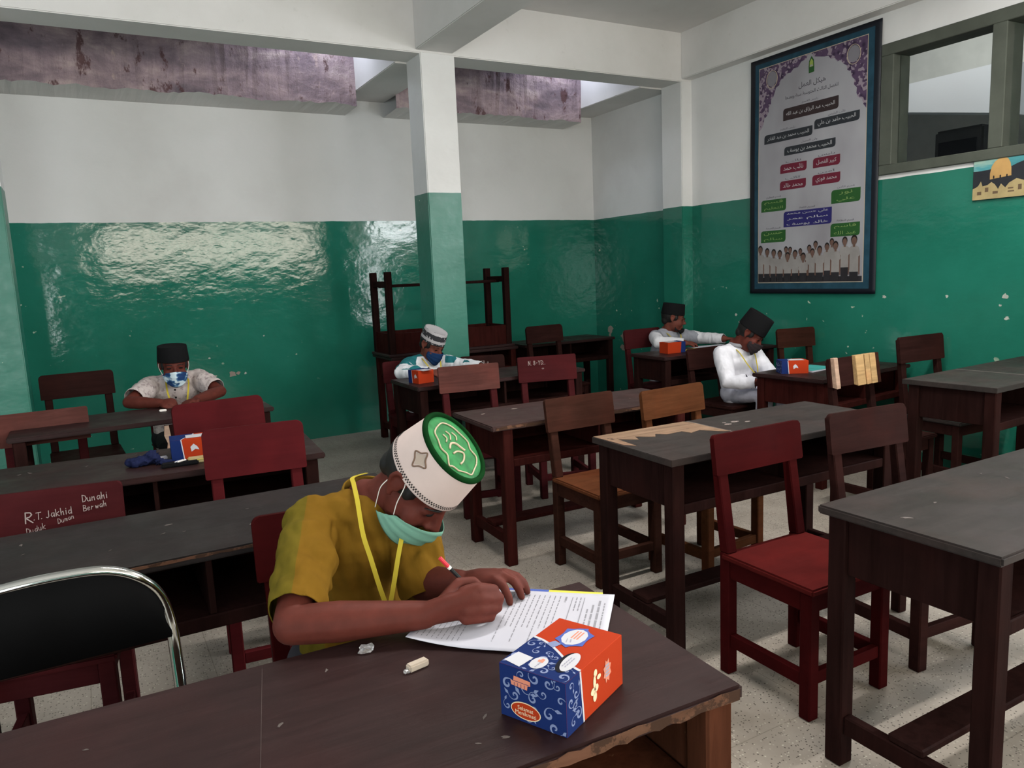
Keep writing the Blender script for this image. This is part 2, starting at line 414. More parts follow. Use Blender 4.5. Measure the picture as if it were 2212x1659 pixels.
# ------------------------------------------------------------------ furniture materials
W_TOP = wood('desktop_dark_brown', (.026, .0125, .0125), rough=.42, wear=(.10, .07, .06), wear_at=.745, grain=.25, spec=.14)
W_TOPG = wood('desktop_greyed', (.032, .0265, .025), rough=.42, wear=(.16, .14, .13), wear_at=.765, grain=.25, spec=.07)
W_TOPD = wood('desktop_nearly_black', (.017, .0135, .0135), rough=.45, wear=(.12, .1, .095), wear_at=.76, grain=.2, spec=.14)
W_TOPR = wood('desktop_worn_reddish', (.044, .023, .0215), rough=.5, wear=(.2, .14, .115), wear_at=.71, grain=.3, spec=.2)
W_BODY = wood('desk_body_dark', (.018, .0075, .0068), rough=.55, wear=(.06, .035, .025), wear_at=.78, grain_axis=2)
W_BODYR = wood('desk_body_redbrown', (.034, .008, .0068), rough=.5, wear=(.09, .04, .025), wear_at=.77, grain_axis=2)
W_BODYO = wood('desk_body_orange_worn', (.075, .026, .014), rough=.55, wear=(.18, .09, .05), wear_at=.66, grain_axis=2)
W_RED = wood('chair_red_paint', (.036, .0038, .0042), rough=.5, wear=(.2, .1, .07), wear_at=.80, grain=.12, bump=.05)
W_RED2 = wood('chair_crimson_paint', (.066, .0085, .0105), rough=.5, wear=(.34, .22, .18), wear_at=.785, grain=.14, bump=.05)
W_MAROON = wood('chair_maroon', (.048, .0095, .011), rough=.5, wear=(.2, .12, .1), wear_at=.80, grain=.18)
W_DARK = wood('chair_dark_brown', (.024, .0095, .0085), rough=.5, wear=(.1, .06, .04), wear_at=.78, grain=.25)
W_BROWN = wood('chair_brown', (.034, .0135, .0095), rough=.5, wear=(.12, .07, .045), wear_at=.79, grain=.3)
W_TAN = wood('chair_tan', (.072, .026, .011), rough=.5, wear=(.18, .1, .055), wear_at=.77, grain=.3)
W_ROSE = wood('chair_faded_rose', (.088, .034, .029), rough=.55, wear=(.26, .16, .13), wear_at=.71, grain=.3)
W_SEATR = wood('seat_worn_red', (.066, .0085, .008), rough=.5, wear=(.25, .12, .09), wear_at=.79, grain=.15, bump=.05)
W_SEATO = wood('seat_orange_brown', (.095, .033, .015), rough=.5, grain=.3)
W_JOINT = flat('joint_filler', (.13, .11, .1), .7)
W_BARE = wood('bare_pine', (.42, .27, .13), rough=.6, grain=.35)
W_BAREP = wood('pale_bare_wood', (.4, .27, .2), rough=.7, grain=.3)
W_GREY = wood('weathered_grey_wood', (.2, .17, .16), rough=.7, grain=.3)

def desk(label, fl, yaw, L, W, H, top=W_TOP, body=W_BODY, over=.02, joint=0, shelf=True, foot=True, group='two-seat school desks', lx=None, parts=True, back=True, endh=.16):
    """origin at far left corner on the floor, x = length, -y = towards the open shelf side"""
    t = thing('school_desk', label, 'desk', (fl[0], fl[1], 0), rad(yaw), group)
    tt = .024; k = H - tt; lg = .052; j = joint * L
    if joint:
        bx('tabletop_board', t, top, 0, j - .0006, -W, 0, k, H, .0018, 2); bx('tabletop_board', t, top, j + .0006, L, -W, 0, k, H, .0018, 2)
        bx('joint_filler', t, W_JOINT, j - .003, j + .003, -W + .004, -.004, H - .004, H + .0002, 0)
    else: bx('tabletop_board', t, top, 0, L, -W, 0, k, H, .005, 2)
    a0, a1 = over, L - over; n0, n1 = -W + .012, -.02
    for x in (a0, a1 - lg):
        for y in (n0, n1 - lg): bx('leg', t, body, x, x + lg, y, y + lg, 0, k)
        bx('end_panel', t, body, x + .014, x + .034, n0 + lg, n1 - lg, k - endh, k, .002)
        bx('side_rail', t, body, x + .01, x + .04, n0 + lg, n1 - lg, .095, .15)
    if foot: bx('footrest', t, body, a0 + .012, a1 - .012, (n0 + n1) / 2 - .055, (n0 + n1) / 2 + .04, .15, .172)
    if back: bx('back_panel', t, body, a0 + lg, a1 - lg, n1 - .035, n1 - .015, k - .16, k, .002)
    if shelf:
        bx('shelf_board', t, body, a0 + lg - .01, a1 - lg + .01, n0 + .012, n1 - .035, k - .165, k - .148, .002)
        bx('front_lip', t, body, a0 + lg, a1 - lg, n0 + .005, n0 + .02, k - .185, k - .148, .003)
        bx('shelf_divider', t, body, L / 2 - .008, L / 2 + .008, n0 + .01, n1 - .036, k - .148, k, .002)
    return t

D = {}
D['R1'] = desk('empty dark desk at the lower right edge, nearest on the right', (1.6577, 1.32), -.05, 1.2, .475, .74, W_TOPG, W_BODY)
D['R2'] = desk('dark desk with a peeled pale patch on its left end, behind the bright red chair', (1.678, 2.39), -.98, 1.2, .475, .74, W_TOPG, W_BODY, over=.015, joint=.4)
D['M1'] = desk('reddish-brown desk with scratched top and chipped edges, behind the peeled-patch desk', (1.587, 3.50), -2.24, 1.2, .475, .692, W_TOPR, W_BODYR, over=.06)
D['D0'] = desk('large brown desk in the foreground where the boy in yellow writes', (-.348, 1.317), -2.24, 1.2, .478, .74, W_TOP, W_BODYO, over=.012)
D['D1'] = desk('dark desk with an open two-part shelf behind the boy in yellow', (-.40, 2.4187), .05, 1.2, .475, .74, W_TOPD, W_BODY, foot=False)
D['D2'] = desk('dark desk at the left carrying a pencil pouch and a tissue box', (-.441, 3.604), -4.24, 1.27, .504, .70, W_TOP, W_BODY, over=.03, foot=False)
D['D3'] = desk('desk with a broken front panel at the left where the boy in grey batik writes', (-.385, 4.555), .6, 1.2, .475, .74, W_TOP, W_BODY, shelf=False, foot=False, back=False)
D['M2'] = desk('dark desk in front of the middle pillar where the boy with the patterned cap writes', (1.719, 4.758), -.65, 1.236, .49, .72, W_TOP, W_BODY, foot=False)
D['Q2'] = desk('empty greyish desk at the right edge against the green wall', (3.469, 2.279), 2.6, 1.2, .439, .79, W_TOPG, W_BODY, joint=.4)
D['R3'] = desk('reddish desk with a tissue box and an open book beside the boy with bowed head', (3.722, 3.484), 4.5, .96, .519, .68, W_TOP, W_BODYR, over=.025, foot=False)
D['Q3'] = desk('dark desk beside the right pillar where the boy with spectacles sits', (3.583, 4.574), -1, 1.13, .41, .74, W_TOP, W_BODY)
D['B1'] = desk('dark desk behind the middle pillar carrying an upside-down desk', (2.14, 6.33), 0, 1.2, .475, .74, W_TOP, W_BODYR)
D['B2'] = desk('dark desk standing in the back right corner of the room', (3.40, 6.30), 0, 1.0, .47, .74, W_TOP, W_BODY)
# desk D3: broken front panel with a torn pale edge
d3 = D['D3']
pl = [(.70, 0), (1.15, 0), (1.15, .24), (.66, .24), (.655, .19), (.668, .15), (.66, .11), (.672, .085), (.665, .06), (.69, .05), (.685, .02)]
prism('broken_front_panel', d3, W_BODY, pl, .016, ((0, -.455, .47), (1, 0, 0), (0, 0, 1)), b=0)
tor = [(.655, .19), (.668, .15), (.66, .11), (.672, .085), (.665, .06), (.69, .05), (.685, .02), (.70, -.004), (.735, .012), (.728, .04), (.70, .062), (.688, .09), (.69, .13), (.684, .2), (.68, .24), (.66, .24)]
prism('torn_wood_edge', d3, W_BAREP, tor, .004, ((0, -.4712, .47), (1, 0, 0), (0, 0, 1)), b=0)
# peeled patch on desk R2 and chips on the others
def chip(parent, mat, pts, z, name='peeled_patch', th=.0012):
    prism(name, parent, mat, pts, th, ((0, 0, z), (1, 0, 0), (0, 1, 0)), b=0)
W_PATCH = wood('peeled_plywood', (.19, .125, .085), rough=.7, wear=(.06, .04, .033), wear_at=.62, grain=.3)
chip(D['R2'], W_PATCH, [(.004, -.004), (.46, -.004), (.474, -.06), (.47, -.16), (.477, -.26), (.44, -.235), (.40, -.17), (.34, -.19), (.33, -.145), (.25, -.15), (.22, -.118), (.19, -.155), (.13, -.105), (.11, -.155), (.05, -.10), (.04, -.23), (.012, -.19)], .7402)
for x, y, s in ((.56, -.16, .02), (.62, -.14, .025), (.66, -.17, .018), (.57, -.13, .012)):
    pts = [(x + s * random.uniform(.5, 1) * math.cos(a), y + .6 * s * random.uniform(.5, 1) * math.sin(a)) for a in [i * .8 for i in range(8)]]
    chip(D['R2'], W_GREY, pts, .7402, 'scuff_mark')
random.seed(21)
def scuffs(d, L, W, H, n, mat, smax=.02):
    for i in range(n):
        x, y, s, a0 = random.uniform(.05, L - .05), random.uniform(-W + .04, -.04), random.uniform(.3, 1) * smax, random.uniform(0, 3)
        pts = []
        for q in range(9):
            a = q * 2 * math.pi / 9; r = s * random.uniform(.35, 1)
            u, v = r * math.cos(a), .4 * r * math.sin(a)
            pts.append((x + u * math.cos(a0) - v * math.sin(a0), y + u * math.sin(a0) + v * math.cos(a0)))
        chip(d, mat, pts, H + .0002, 'scuff_mark', .0006)
W_SCUFF = flat('scuffed_paint', (.09, .075, .07), .7, .2, .3)
scuffs(D['D0'], 1.1, .45, .74, 16, W_SCUFF, .012); scuffs(D['D1'], 1.1, .45, .74, 12, W_SCUFF, .014)
scuffs(D['M1'], 1.1, .42, .692, 10, flat('scuffed_paint_pale', (.3, .24, .21), .7, .2, .3), .03); scuffs(D['R1'], 1.0, .4, .74, 5, W_SCUFF, .02)
scuffs(D['D2'], 1.1, .45, .70, 8, W_SCUFF, .02); scuffs(D['R3'], .9, .45, .68, 6, W_SCUFF, .02)
chip(D['D0'], W_BAREP, [(.433, -.408), (.447, -.399), (.461, -.396), (.470, -.388), (.474, -.394), (.463, -.405), (.455, -.411), (.441, -.414)], .7402, 'scuff_mark', .0006)
# worn pale edges of the foreground desk and the scratched desk
def edge_chips(d, mat, p0, p1, z0, z1, n, out):
    p0, p1 = Vector((*p0, 0)), Vector((*p1, 0)); dr = (p1 - p0).normalized(); L = (p1 - p0).length; x = 0
    top, bot = [], []
    for i in range(n + 1):
        q = L * i / n; top.append((q, (z1 - z0) * random.uniform(.75, 1))); bot.append((q, (z1 - z0) * random.uniform(0, .35)))
    prism('worn_edge', d, mat, bot + top[::-1], .0012, ((p0.x + out[0], p0.y + out[1], z0), dr, (0, 0, 1)), b=0)
W_EDGE = wood('worn_edge_wood', (.12, .062, .04), rough=.65, wear=(.05, .028, .02), wear_at=.5, grain=.35)
edge_chips(D['D0'], W_EDGE, (.02, -.478), (1.19, -.478), .717, .739, 60, (0, -.0004))
edge_chips(D['M1'], W_EDGE, (.02, -.475), (1.19, -.475), .67, .691, 50, (0, -.0004))
edge_chips(D['D1'], W_EDGE, (.02, -.475), (1.19, -.475), .729, .739, 50, (0, -.0004))

# the upside-down desk standing on its top
t = thing('school_desk', 'upside-down desk with its legs in the air on top of another desk', 'desk', (2.13, 5.875, .74 + .70), 0, 'two-seat school desks')
t.rotation_euler = (math.pi, 0, 0)
tt = .024; L, W, H = 1.19, .44, .70; k = H - tt; lg = .052
bx('tabletop_board', t, W_TOP, 0, L, -W, 0, k, H, .005)
for x in (.02, L - .02 - lg):
    for y in (-W + .012, -.02 - lg): bx('leg', t, W_BODY, x, x + lg, y, y + lg, 0, k)
    bx('end_panel', t, W_BODYR, x + .014, x + .034, -W + .06, -.07, k - .17, k, .002)
    bx('side_rail', t, W_BODY, x + .01, x + .04, -W + .06, -.07, .075, .125)
bx('footrest', t, W_BODY, .03, L - .03, -W / 2 - .03, -W / 2 + .03, .105, .13)
bx('back_panel', t, W_BODYR, .07, L - .07, -.05, -.03, k - .17, k, .002)
bx('front_lip', t, W_BODYR, .07, L - .07, -W + .02, -W + .035, k - .17, k, .002)

# ------------------------------------------------------------------ handwriting: single-stroke letters
ST = {'R': [[(0, 0), (.05, 1), (.45, .95), (.55, .75), (.35, .55), (.05, .5), (.6, 0)]], 'T': [[(0, .95), (.65, 1)], [(.33, .97), (.28, 0)]],
 '.': [[(0, 0), (.06, .06)]], 'J': [[(.35, 1), (.35, .15), (.2, 0), (.02, .1)]], 'a': [[(.4, .55), (.15, .55), (.02, .25), (.18, 0), (.4, .3), (.42, .55), (.45, 0)]],
 'k': [[(0, 1), (.04, 0)], [(.4, .6), (.05, .3), (.42, 0)]], 'h': [[(0, 1), (.03, 0), (.08, .4), (.3, .55), (.36, 0)]], 'i': [[(.05, .6), (.06, 0)], [(.05, .82), (.07, .85)]],
 'd': [[(.4, .5), (.15, .5), (.03, .2), (.2, 0), (.4, .2), (.42, 1), (.44, 0)]], 'D': [[(.05, 0), (.02, 1), (.4, .85), (.52, .45), (.3, .05), (.02, 0)]],
 'u': [[(0, .55), (.04, .1), (.2, 0), (.35, .15), (.37, .55), (.4, 0)]], 'm': [[(0, 0), (.02, .55), (.08, .45), (.2, .55), (.24, 0), (.28, .45), (.42, .55), (.46, 0)]],
 'n': [[(0, 0), (.02, .55), (.08, .42), (.28, .55), (.34, 0)]], 'B': [[(.04, 0), (.04, 1), (.4, .88), (.38, .6), (.06, .52), (.48, .4), (.45, .08), (.04, 0)]],
 'e': [[(.03, .3), (.36, .35), (.3, .55), (.1, .5), (.02, .2), (.18, 0), (.38, .1)]], 'r': [[(0, 0), (.02, .55), (.08, .4), (.28, .52)]],
 'w': [[(0, .5), (.08, 0), (.2, .4), (.32, 0), (.42, .5)]], 's': [[(.3, .5), (.1, .55), (.05, .4), (.28, .2), (.2, 0), (.02, .05)]],
 'A': [[(0, 0), (.28, 1), (.55, 0)], [(.1, .4), (.45, .4)]], 'U': [[(0, 1), (.03, .2), (.25, 0), (.45, .2), (.48, 1)]], 'N': [[(0, 0), (.05, 1), (.4, .05), (.46, 1)]],
 '8': [[(.25, .5), (.05, .75), (.25, 1), (.42, .78), (.25, .5), (.04, .22), (.22, 0), (.45, .22), (.25, .5)]], '-': [[(0, .45), (.35, .5)]],
 'Y': [[(0, 1), (.2, .5), (.45, 1)], [(.2, .5), (.16, 0)]], ' ': []}
CHALK = flat('white_pen', (.34, .27, .26), .8, .2)
def scribble(parent, lines, org, yd, w, ph):
    for text, x, y, h, slope in lines:
        bm = bmesh.new(); cx = x
        for c in text:
            sp = ST[c]
            for st in sp:
                for (ax, ay), (b_x, by) in zip(st, st[1:]):
                    a = Vector((cx + ax * h, y + ay * h + (cx - x) * slope)); b = Vector((cx + b_x * h, y + by * h + (cx - x) * slope))
                    d = (b - a)
                    if d.length < 1e-6: continue
                    d.normalize(); nn = Vector((-d.y, d.x)) * h * .05; a -= d * h * .03; b += d * h * .03
                    q = [org + Vector((1, 0, 0)) * p.x + yd * p.y for p in (a - nn, b - nn, b + nn, a + nn)]
                    bm.faces.new([bm.verts.new(p) for p in q])
            cx += h * (.3 if c in '. i' else .62)
        o = link('handwriting', bm_mesh(bm, 'handwriting'), CHALK, parent)
GR = {'RT': [('R', .105, .098, .032, 0), ('.T. Jakhid', .127, .105, .021, .06), ('Duduk', .105, .066, .017, .22), ('Duman', .188, .085, .015, .25), ('Berwah', .258, .112, .018, .12), ('Dunahi', .258, .140, .021, .05)],
      'N8': [('N. 8-YD..', .07, .11, .028, 0), ('ee', .16, .08, .014, 0)], 'BUAT': [('BUAT B. a', .11, .07, .022, 0)]}
# ------------------------------------------------------------------ chairs
def chair(label, A, B, top, mat, seat=None, ph=.15, r=.02, lean=.05, depth=.375, sh=.43, inset=.018, pt=.02, legmat=None, group='wooden classroom chairs', graffiti=None):
    """A, B = world xy of the two upper backrest corners"""
    A, B = Vector((A[0], A[1], 0)), Vector((B[0], B[1], 0)); w = (B - A).length; yaw = math.atan2(B.y - A.y, B.x - A.x)
    front = Vector((math.sin(yaw), -math.cos(yaw), 0)); o = A + front * (lean - .036)
    t = thing('wooden_chair', label, 'chair', (o.x, o.y, 0), yaw, group)
    lm = legmat or mat; s = .042
    for x in (inset, w - inset - s):
        y = lambda z: lean * max(0, (z - sh) / (top - sh))
        z1 = top - .02
        hexa('back_post', t, lm, [(x, -s, 0), (x + s, -s, 0), (x + s, 0, 0), (x, 0, 0)],
             [(x, -s, sh), (x + s, -s, sh), (x + s, 0, sh), (x, 0, sh)])
        hexa('back_post', t, lm, [(x, -s, sh), (x + s, -s, sh), (x + s, 0, sh), (x, 0, sh)],
             [(x, y(z1) - s * .7, z1), (x + s, y(z1) - s * .7, z1), (x + s, y(z1), z1), (x, y(z1), z1)])
        bx('front_leg', t, lm, x, x + s, -depth, -depth + s, 0, sh - .022)
        bx('side_apron', t, lm, x + .006, x + s - .01, -depth + s, -s, sh - .085, sh - .022, .002)
        bx('stretcher', t, lm, x + .008, x + s - .008, -depth + s, -s, .10, .145, .002)
    bx('front_apron', t, lm, inset + s, w - inset - s, -depth + .008, -depth + .03, sh - .085, sh - .022, .002)
    bx('stretcher', t, lm, inset + s, w - inset - s, -depth + .008, -depth + .032, .11, .15, .002)
    bx('seat', t, seat or mat, inset - .008, w - inset + .008, -depth - .014, -s * .35, sh - .022, sh, .006, 2)
    # backrest board, tilted back with the posts
    zb = top - ph; sl = lean / (top - sh)
    yd = Vector((0, sl, 1)).normalized(); o2 = Vector((0, lean * (zb - sh) / (top - sh) - s * .8 - .008, zb))
    prism('backrest', t, mat, rrect(w, ph / yd.z, r), -pt, (o2 - Vector((0, .002, 0)), (1, 0, 0), yd), b=.003)
    if graffiti: scribble(t, graffiti, o2 - Vector((0, .0040, 0)), yd, w, ph)
    return t
CH = {}
def add(k, *a, **kw): CH[k] = chair(*a, **kw)
add('C1', 'bright red chair with its whole seat visible, at the near right desk', (1.76, 1.819), (2.171, 1.816), .83, W_RED, ph=.135, r=.012, seat=W_SEATR)
add('C2', 'dark brown chair with a wide back, right of the bright red chair', (2.32, 1.81), (2.721, 1.776), .83, W_DARK, ph=.15, r=.02, seat=W_BROWN)
add('M1a', 'brown chair with an orange-brown seat left of the tan chair', (1.816, 2.965), (2.203, 2.963), .80, W_BROWN, ph=.155, r=.012, seat=W_SEATO)
add('M1b', 'tan unpainted chair behind the desk with the peeled patch', (2.20, 2.735), (2.609, 2.767), .82, W_TAN, ph=.135, r=.018)
add('M2a', 'plain light maroon chair in front of the boy with the patterned cap', (1.815, 4.18), (2.195, 4.116), .845, W_ROSE, ph=.16, r=.008, legmat=W_MAROON)
add('M2b', 'maroon chair with N. 8-YD scribbled on its back', (2.404, 4.24), (2.79, 4.14), .845, W_MAROON, ph=.165, r=.008, graffiti=GR['N8'])
add('buat', 'brown chair with white capitals BUAT on its back beside the middle pillar', (2.345, 4.985), (2.655, 4.875), .80, W_DARK, ph=.13, r=.02, graffiti=GR['BUAT'])
add('back', 'dark chair in front of the corner desk by the back wall', (3.313, 5.672), (3.702, 5.694), .92, W_DARK, ph=.15, r=.03)
add('c17', 'brown chair against the green wall behind the open book', (4.376, 3.863), (4.695, 3.794), .90, W_BROWN, ph=.14, r=.02)
add('chA', 'dark chair whose back is patched with strips of bare pine', (3.561, 2.782), (3.965, 2.783), .84, W_DARK, ph=.16, r=.004)
add('chB', 'dark brown chair nearest to the green wall under the mosque picture', (4.287, 2.85), (4.706, 2.832), .90, W_DARK, ph=.16, r=.015, seat=W_TOPG)
add('RT', 'maroon chair with R.T. Jakhid handwritten on its back', (-.324, 2.641), (.04, 2.588), .81, W_MAROON, ph=.19, r=.015, graffiti=GR['RT'])
add('D1r', 'plain crimson chair left of the boy in yellow', (.322, 2.96), (.687, 2.925), .865, W_RED2, ph=.185, r=.025)
add('D2r', 'crimson chair with chipped pale corner behind the plain crimson one', (.285, 3.661), (.689, 3.704), .87, W_RED2, ph=.17, r=.03)
add('D2b', 'faded rose-brown chair cut by the left edge', (-.43, 4.333), (-.045, 4.345), .82, W_ROSE, ph=.16, r=.01, legmat=W_MAROON)
add('D3d', 'dark brown empty chair against the green wall beside the boy in grey batik', (-.293, 5.338), (.109, 5.358), .90, W_DARK, ph=.15, r=.025)
add('boy', 'red chair on which the boy in yellow sits', (.295, 1.87), (.70, 1.835), .83, W_RED, ph=.16, r=.02)
add('b1', 'dark chair behind the boy in grey batik', (.26, 5.22), (.64, 5.25), .82, W_MAROON, ph=.15, r=.02)
add('b2', 'red-brown chair behind the boy with the patterned cap', (1.80, 5.13), (2.18, 5.12), .80, W_MAROON, ph=.15, r=.02)
add('b3', 'dark maroon chair behind the boy with spectacles', (3.86, 5.0), (4.24, 5.0), .88, W_MAROON, ph=.16, r=.02)
add('b4', 'dark chair on which the boy with bowed head sits', (3.68, 4.05), (4.05, 4.07), .80, W_DARK, ph=.15, r=.02)

# pine strips patched over the back of one chair
t = CH['chA']; zb = .84 - .16
for x0, x1, mt in ((.012, .045, W_BAREP), (.195, .265, W_BARE), (.275, .315, W_BARE), (.32, .37, W_BARE), (.374, .40, W_BROWN)):
    hexa('pine_strip', t, mt, [(x0, -.042, zb - .006), (x1, -.042, zb - .004), (x1, -.01, zb), (x0, -.01, zb)],
         [(x0, -.016, .845), (x1, -.016, .847), (x1, .01, .845), (x0, .01, .845)], .002)

# fine scratch across the foreground desk
chip(D['D0'], flat('scratch', (.06, .042, .04), .7), [(.545, -.02), (.5462, -.02), (.4712, -.47), (.47, -.47)], .7401, 'scuff_mark', .0003)
# ------------------------------------------------------------------ people
from mathutils.bvhtree import BVHTree
def skin_mat(name, c):
    m = NT(name, .6, .14); n = m.noise(m.pos(), 30, 5, .6)
    a = C4(c); m.col(m.ramp(n, [(.3, tuple(x * .85 for x in a[:3])), (.7, tuple(min(1, x * 1.12) for x in a[:3]))]))
    m.b.inputs['Subsurface Weight'].default_value = .06; m.b.inputs['Subsurface Radius'].default_value = (.01, .004, .002)
    m.bump(m.noise(m.pos(), 260, 3), .12, .0006); return m.m
def cloth(name, c, bump=.25, sc=900, rough=.85, var=.1, fold=.4):
    m = NT(name, rough, .05); p = m.pos(); a = C4(c)
    n = m.noise(p, 14, 5, .6)
    m.col(m.ramp(n, [(.3, tuple(x * (1 - var) for x in a[:3])), (.7, tuple(min(1, x * (1 + var)) for x in a[:3]))]))
    h = m.math('ADD', m.math('MULTIPLY', m.noise(m.map(p, (1, 1, .45)), 18, 3, .5, .8), fold), m.math('MULTIPLY', m.noise(p, sc, 2), .03))
    m.bump(h, bump, .02); return m.m
SKIN_D = skin_mat('skin_dark', (.094, .022, .0155)); SKIN_M = skin_mat('skin_medium', (.135, .041, .029))
HAIR = flat('black_hair', (.008, .007, .007), .6, .3); EYE = flat('dark_eye', (.006, .005, .005), .5, .08); EYEW = flat('eye_white', (.5, .47, .43), .4, .4)
VELVET = flat('black_velvet', (.007, .007, .008), .95, .1); YELLOW_RIBBON = flat('yellow_ribbon', (.44, .35, .035), .6, .1, .06)
STRING = flat('white_elastic', (.75, .72, .68), .8, .2)

class Blob:
    def __init__(s): s.bm = bmesh.new()
    def ell(s, c, r, fr=None, seg=20):
        if isinstance(r, (int, float)): r = (r, r, r)
        m = Matrix.Diagonal((*r, 1)); R = (fr.to_4x4() if fr is not None else Matrix.Identity(4))
        bmesh.ops.create_uvsphere(s.bm, u_segments=seg, v_segments=seg // 2 + 2, radius=1, matrix=Matrix.Translation(Vector(c)) @ R @ m)
        return s
    def chain(s, P, rr, side=None, seg=16, sub=1):
        P = [Vector(p) for p in P]
        rr = [(r, r) if isinstance(r, (int, float)) else r for r in rr]
        if sub > 1:
            Q = catmull([Vector(p) for p in P], sub); R2 = catmull([Vector((a, b, 0)) for a, b in rr], sub); P = Q; rr = [(v.x, v.y) for v in R2]
        n = len(P); t0 = (P[1] - P[0]).normalized(); t1 = (P[-1] - P[-2]).normalized()
        ctr, tan, rad2 = [], [], []
        for k in range(4):
            a = k * math.pi / 8; ctr.append(P[0] - t0 * math.cos(a) * min(rr[0])); tan.append(t0); q = max(.05, math.sin(a)); rad2.append((rr[0][0] * q, rr[0][1] * q))
        for i in range(n):
            ctr.append(P[i]); tan.append((P[min(i + 1, n - 1)] - P[max(i - 1, 0)]).normalized()); rad2.append(rr[i])
        for k in range(3, -1, -1):
            a = k * math.pi / 8; ctr.append(P[-1] + t1 * math.cos(a) * min(rr[-1])); tan.append(t1); q = max(.05, math.sin(a)); rad2.append((rr[-1][0] * q, rr[-1][1] * q))
        prev = Vector(side) if side is not None else None; rings = []
        for c, t, (a, b) in zip(ctr, tan, rad2):
            if prev is None:
                q = t.cross(Vector((0, 0, 1)))
                if q.length < .2: q = t.cross(Vector((0, 1, 0)))
            else: q = (prev if side is None else Vector(side)); q = q - t * q.dot(t)
            q.normalize(); prev = q; v = t.cross(q)
            rings.append([s.bm.verts.new(c + q * a * math.cos(2 * math.pi * j / seg) + v * b * math.sin(2 * math.pi * j / seg)) for j in range(seg)])
        for A, B in zip(rings, rings[1:]):
            for j in range(seg): s.bm.faces.new((A[j], A[(j + 1) % seg], B[(j + 1) % seg], B[j]))
        s.bm.faces.new(rings[0][::-1]); s.bm.faces.new(rings[-1]); return s
    def mesh(s, voxel, smooth=4):
        me = bm_mesh(s.bm); o = bpy.data.objects.new('tmp', me); COL.objects.link(o)
        r = o.modifiers.new('r', 'REMESH'); r.mode = 'VOXEL'; r.voxel_size = voxel; r.use_smooth_shade = True
        if smooth: q = o.modifiers.new('s', 'SMOOTH'); q.iterations = smooth; q.factor = .5
        dg = bpy.context.evaluated_depsgraph_get(); dg.update()
        out = bpy.data.meshes.new_from_object(o.evaluated_get(dg)); bpy.data.objects.remove(o); out.materials.clear()
        return out
def frame(yaw, pitch, roll):
    y, p, r = rad(yaw), rad(pitch), rad(roll)
    f = Vector((math.cos(p) * math.sin(y), -math.cos(p) * math.cos(y), -math.sin(p)))
    R = f.cross(Vector((0, 0, 1))).normalized(); U = R.cross(f)
    R2 = math.cos(r) * R + math.sin(r) * U; U2 = -math.sin(r) * R + math.cos(r) * U
    return Matrix((R2, f, U2)).transposed()
def cut(me, cuts):
    """open a closed surface: cuts = (point, outward direction, radius)"""
    bm = bmesh.new(); bm.from_mesh(me)
    for p, d, r in cuts:
        p, d = Vector(p), Vector(d).normalized()
        fs = [f for f in bm.faces if (f.calc_center_median() - p).length < r]
        g = fs + list({e for f in fs for e in f.edges}) + list({v for f in fs for v in f.verts})
        bmesh.ops.bisect_plane(bm, geom=g, dist=1e-5, plane_co=p, plane_no=d)
        kill = [f for f in bm.faces if (f.calc_center_median() - p).dot(d) > 1e-5 and (f.calc_center_median() - p).length < r]
        bmesh.ops.delete(bm, geom=kill, context='FACES')
    bm.to_mesh(me); bm.free()
    for p in me.polygons: p.use_smooth = True
    return me
def folds(me, F):
    """push ridges (depth > 0) or creases (< 0) along segments: (A, B, width, depth)"""
    ns = [v.normal.copy() for v in me.vertices]
    for v, n in zip(me.vertices, ns):
        d = 0
        for A, B, wd, dp in F:
            A, B = Vector(A), Vector(B); ab = B - A; t = max(0, min(1, (v.co - A).dot(ab) / ab.length_squared))
            q = (v.co - A - ab * t).length; d += dp * math.exp(-(q / wd) ** 2)
        v.co += n * d
def head_prims(b, H, FR, neck, nr=.047, lips=False):
    P = lambda x, y, z: H + FR @ Vector((x, y, z))
    b.ell(P(0, -.010, .032), (.072, .090, .080), FR); b.ell(P(0, .018, -.03), (.060, .066, .082), FR)
    b.ell(P(0, .048, -.086), (.034, .03, .026), FR); b.ell(P(0, .068, .018), (.050, .018, .014), FR)
    for s in (-1, 1):
        b.ell(P(s * .034, .052, -.034), (.028, .026, .03), FR)
        b.ell(P(s * .030, .066, .002), (.017, .013, .011), FR)
        b.ell(P(s * .0115, .088, -.037), .0085)
        # ear: rim, lobe and root
        er = [P(s * (.071 + q[2]), q[0], q[1]) for q in ((.008, .012, 0), (.004, .026, .006), (-.010, .032, .011), (-.022, .024, .013), (-.024, .006, .012), (-.016, -.012, .008), (-.004, -.026, .003))]
        b.chain(er, [.0042, .0048, .0052, .0052, .005, .005, .0065], seg=10, sub=3)
        b.ell(P(s * .073, -.008, .004), (.0055, .017, .024), FR)
    b.chain([P(0, .080, .008), P(0, .092, -.016), P(0, .100, -.032)], [.008, .0095, .0115], seg=10)
    if lips: b.chain([P(0, .083, -.062), P(0, .084, -.068)], [(.02, .006), (.02, .006)], side=FR @ Vector((1, 0, 0)), seg=10)
    b.chain([P(0, -.022, -.03), P(0, -.018, -.075) * .5 + Vector(neck) * .5, neck], [nr, nr * .95, nr * 1.15], seg=18)
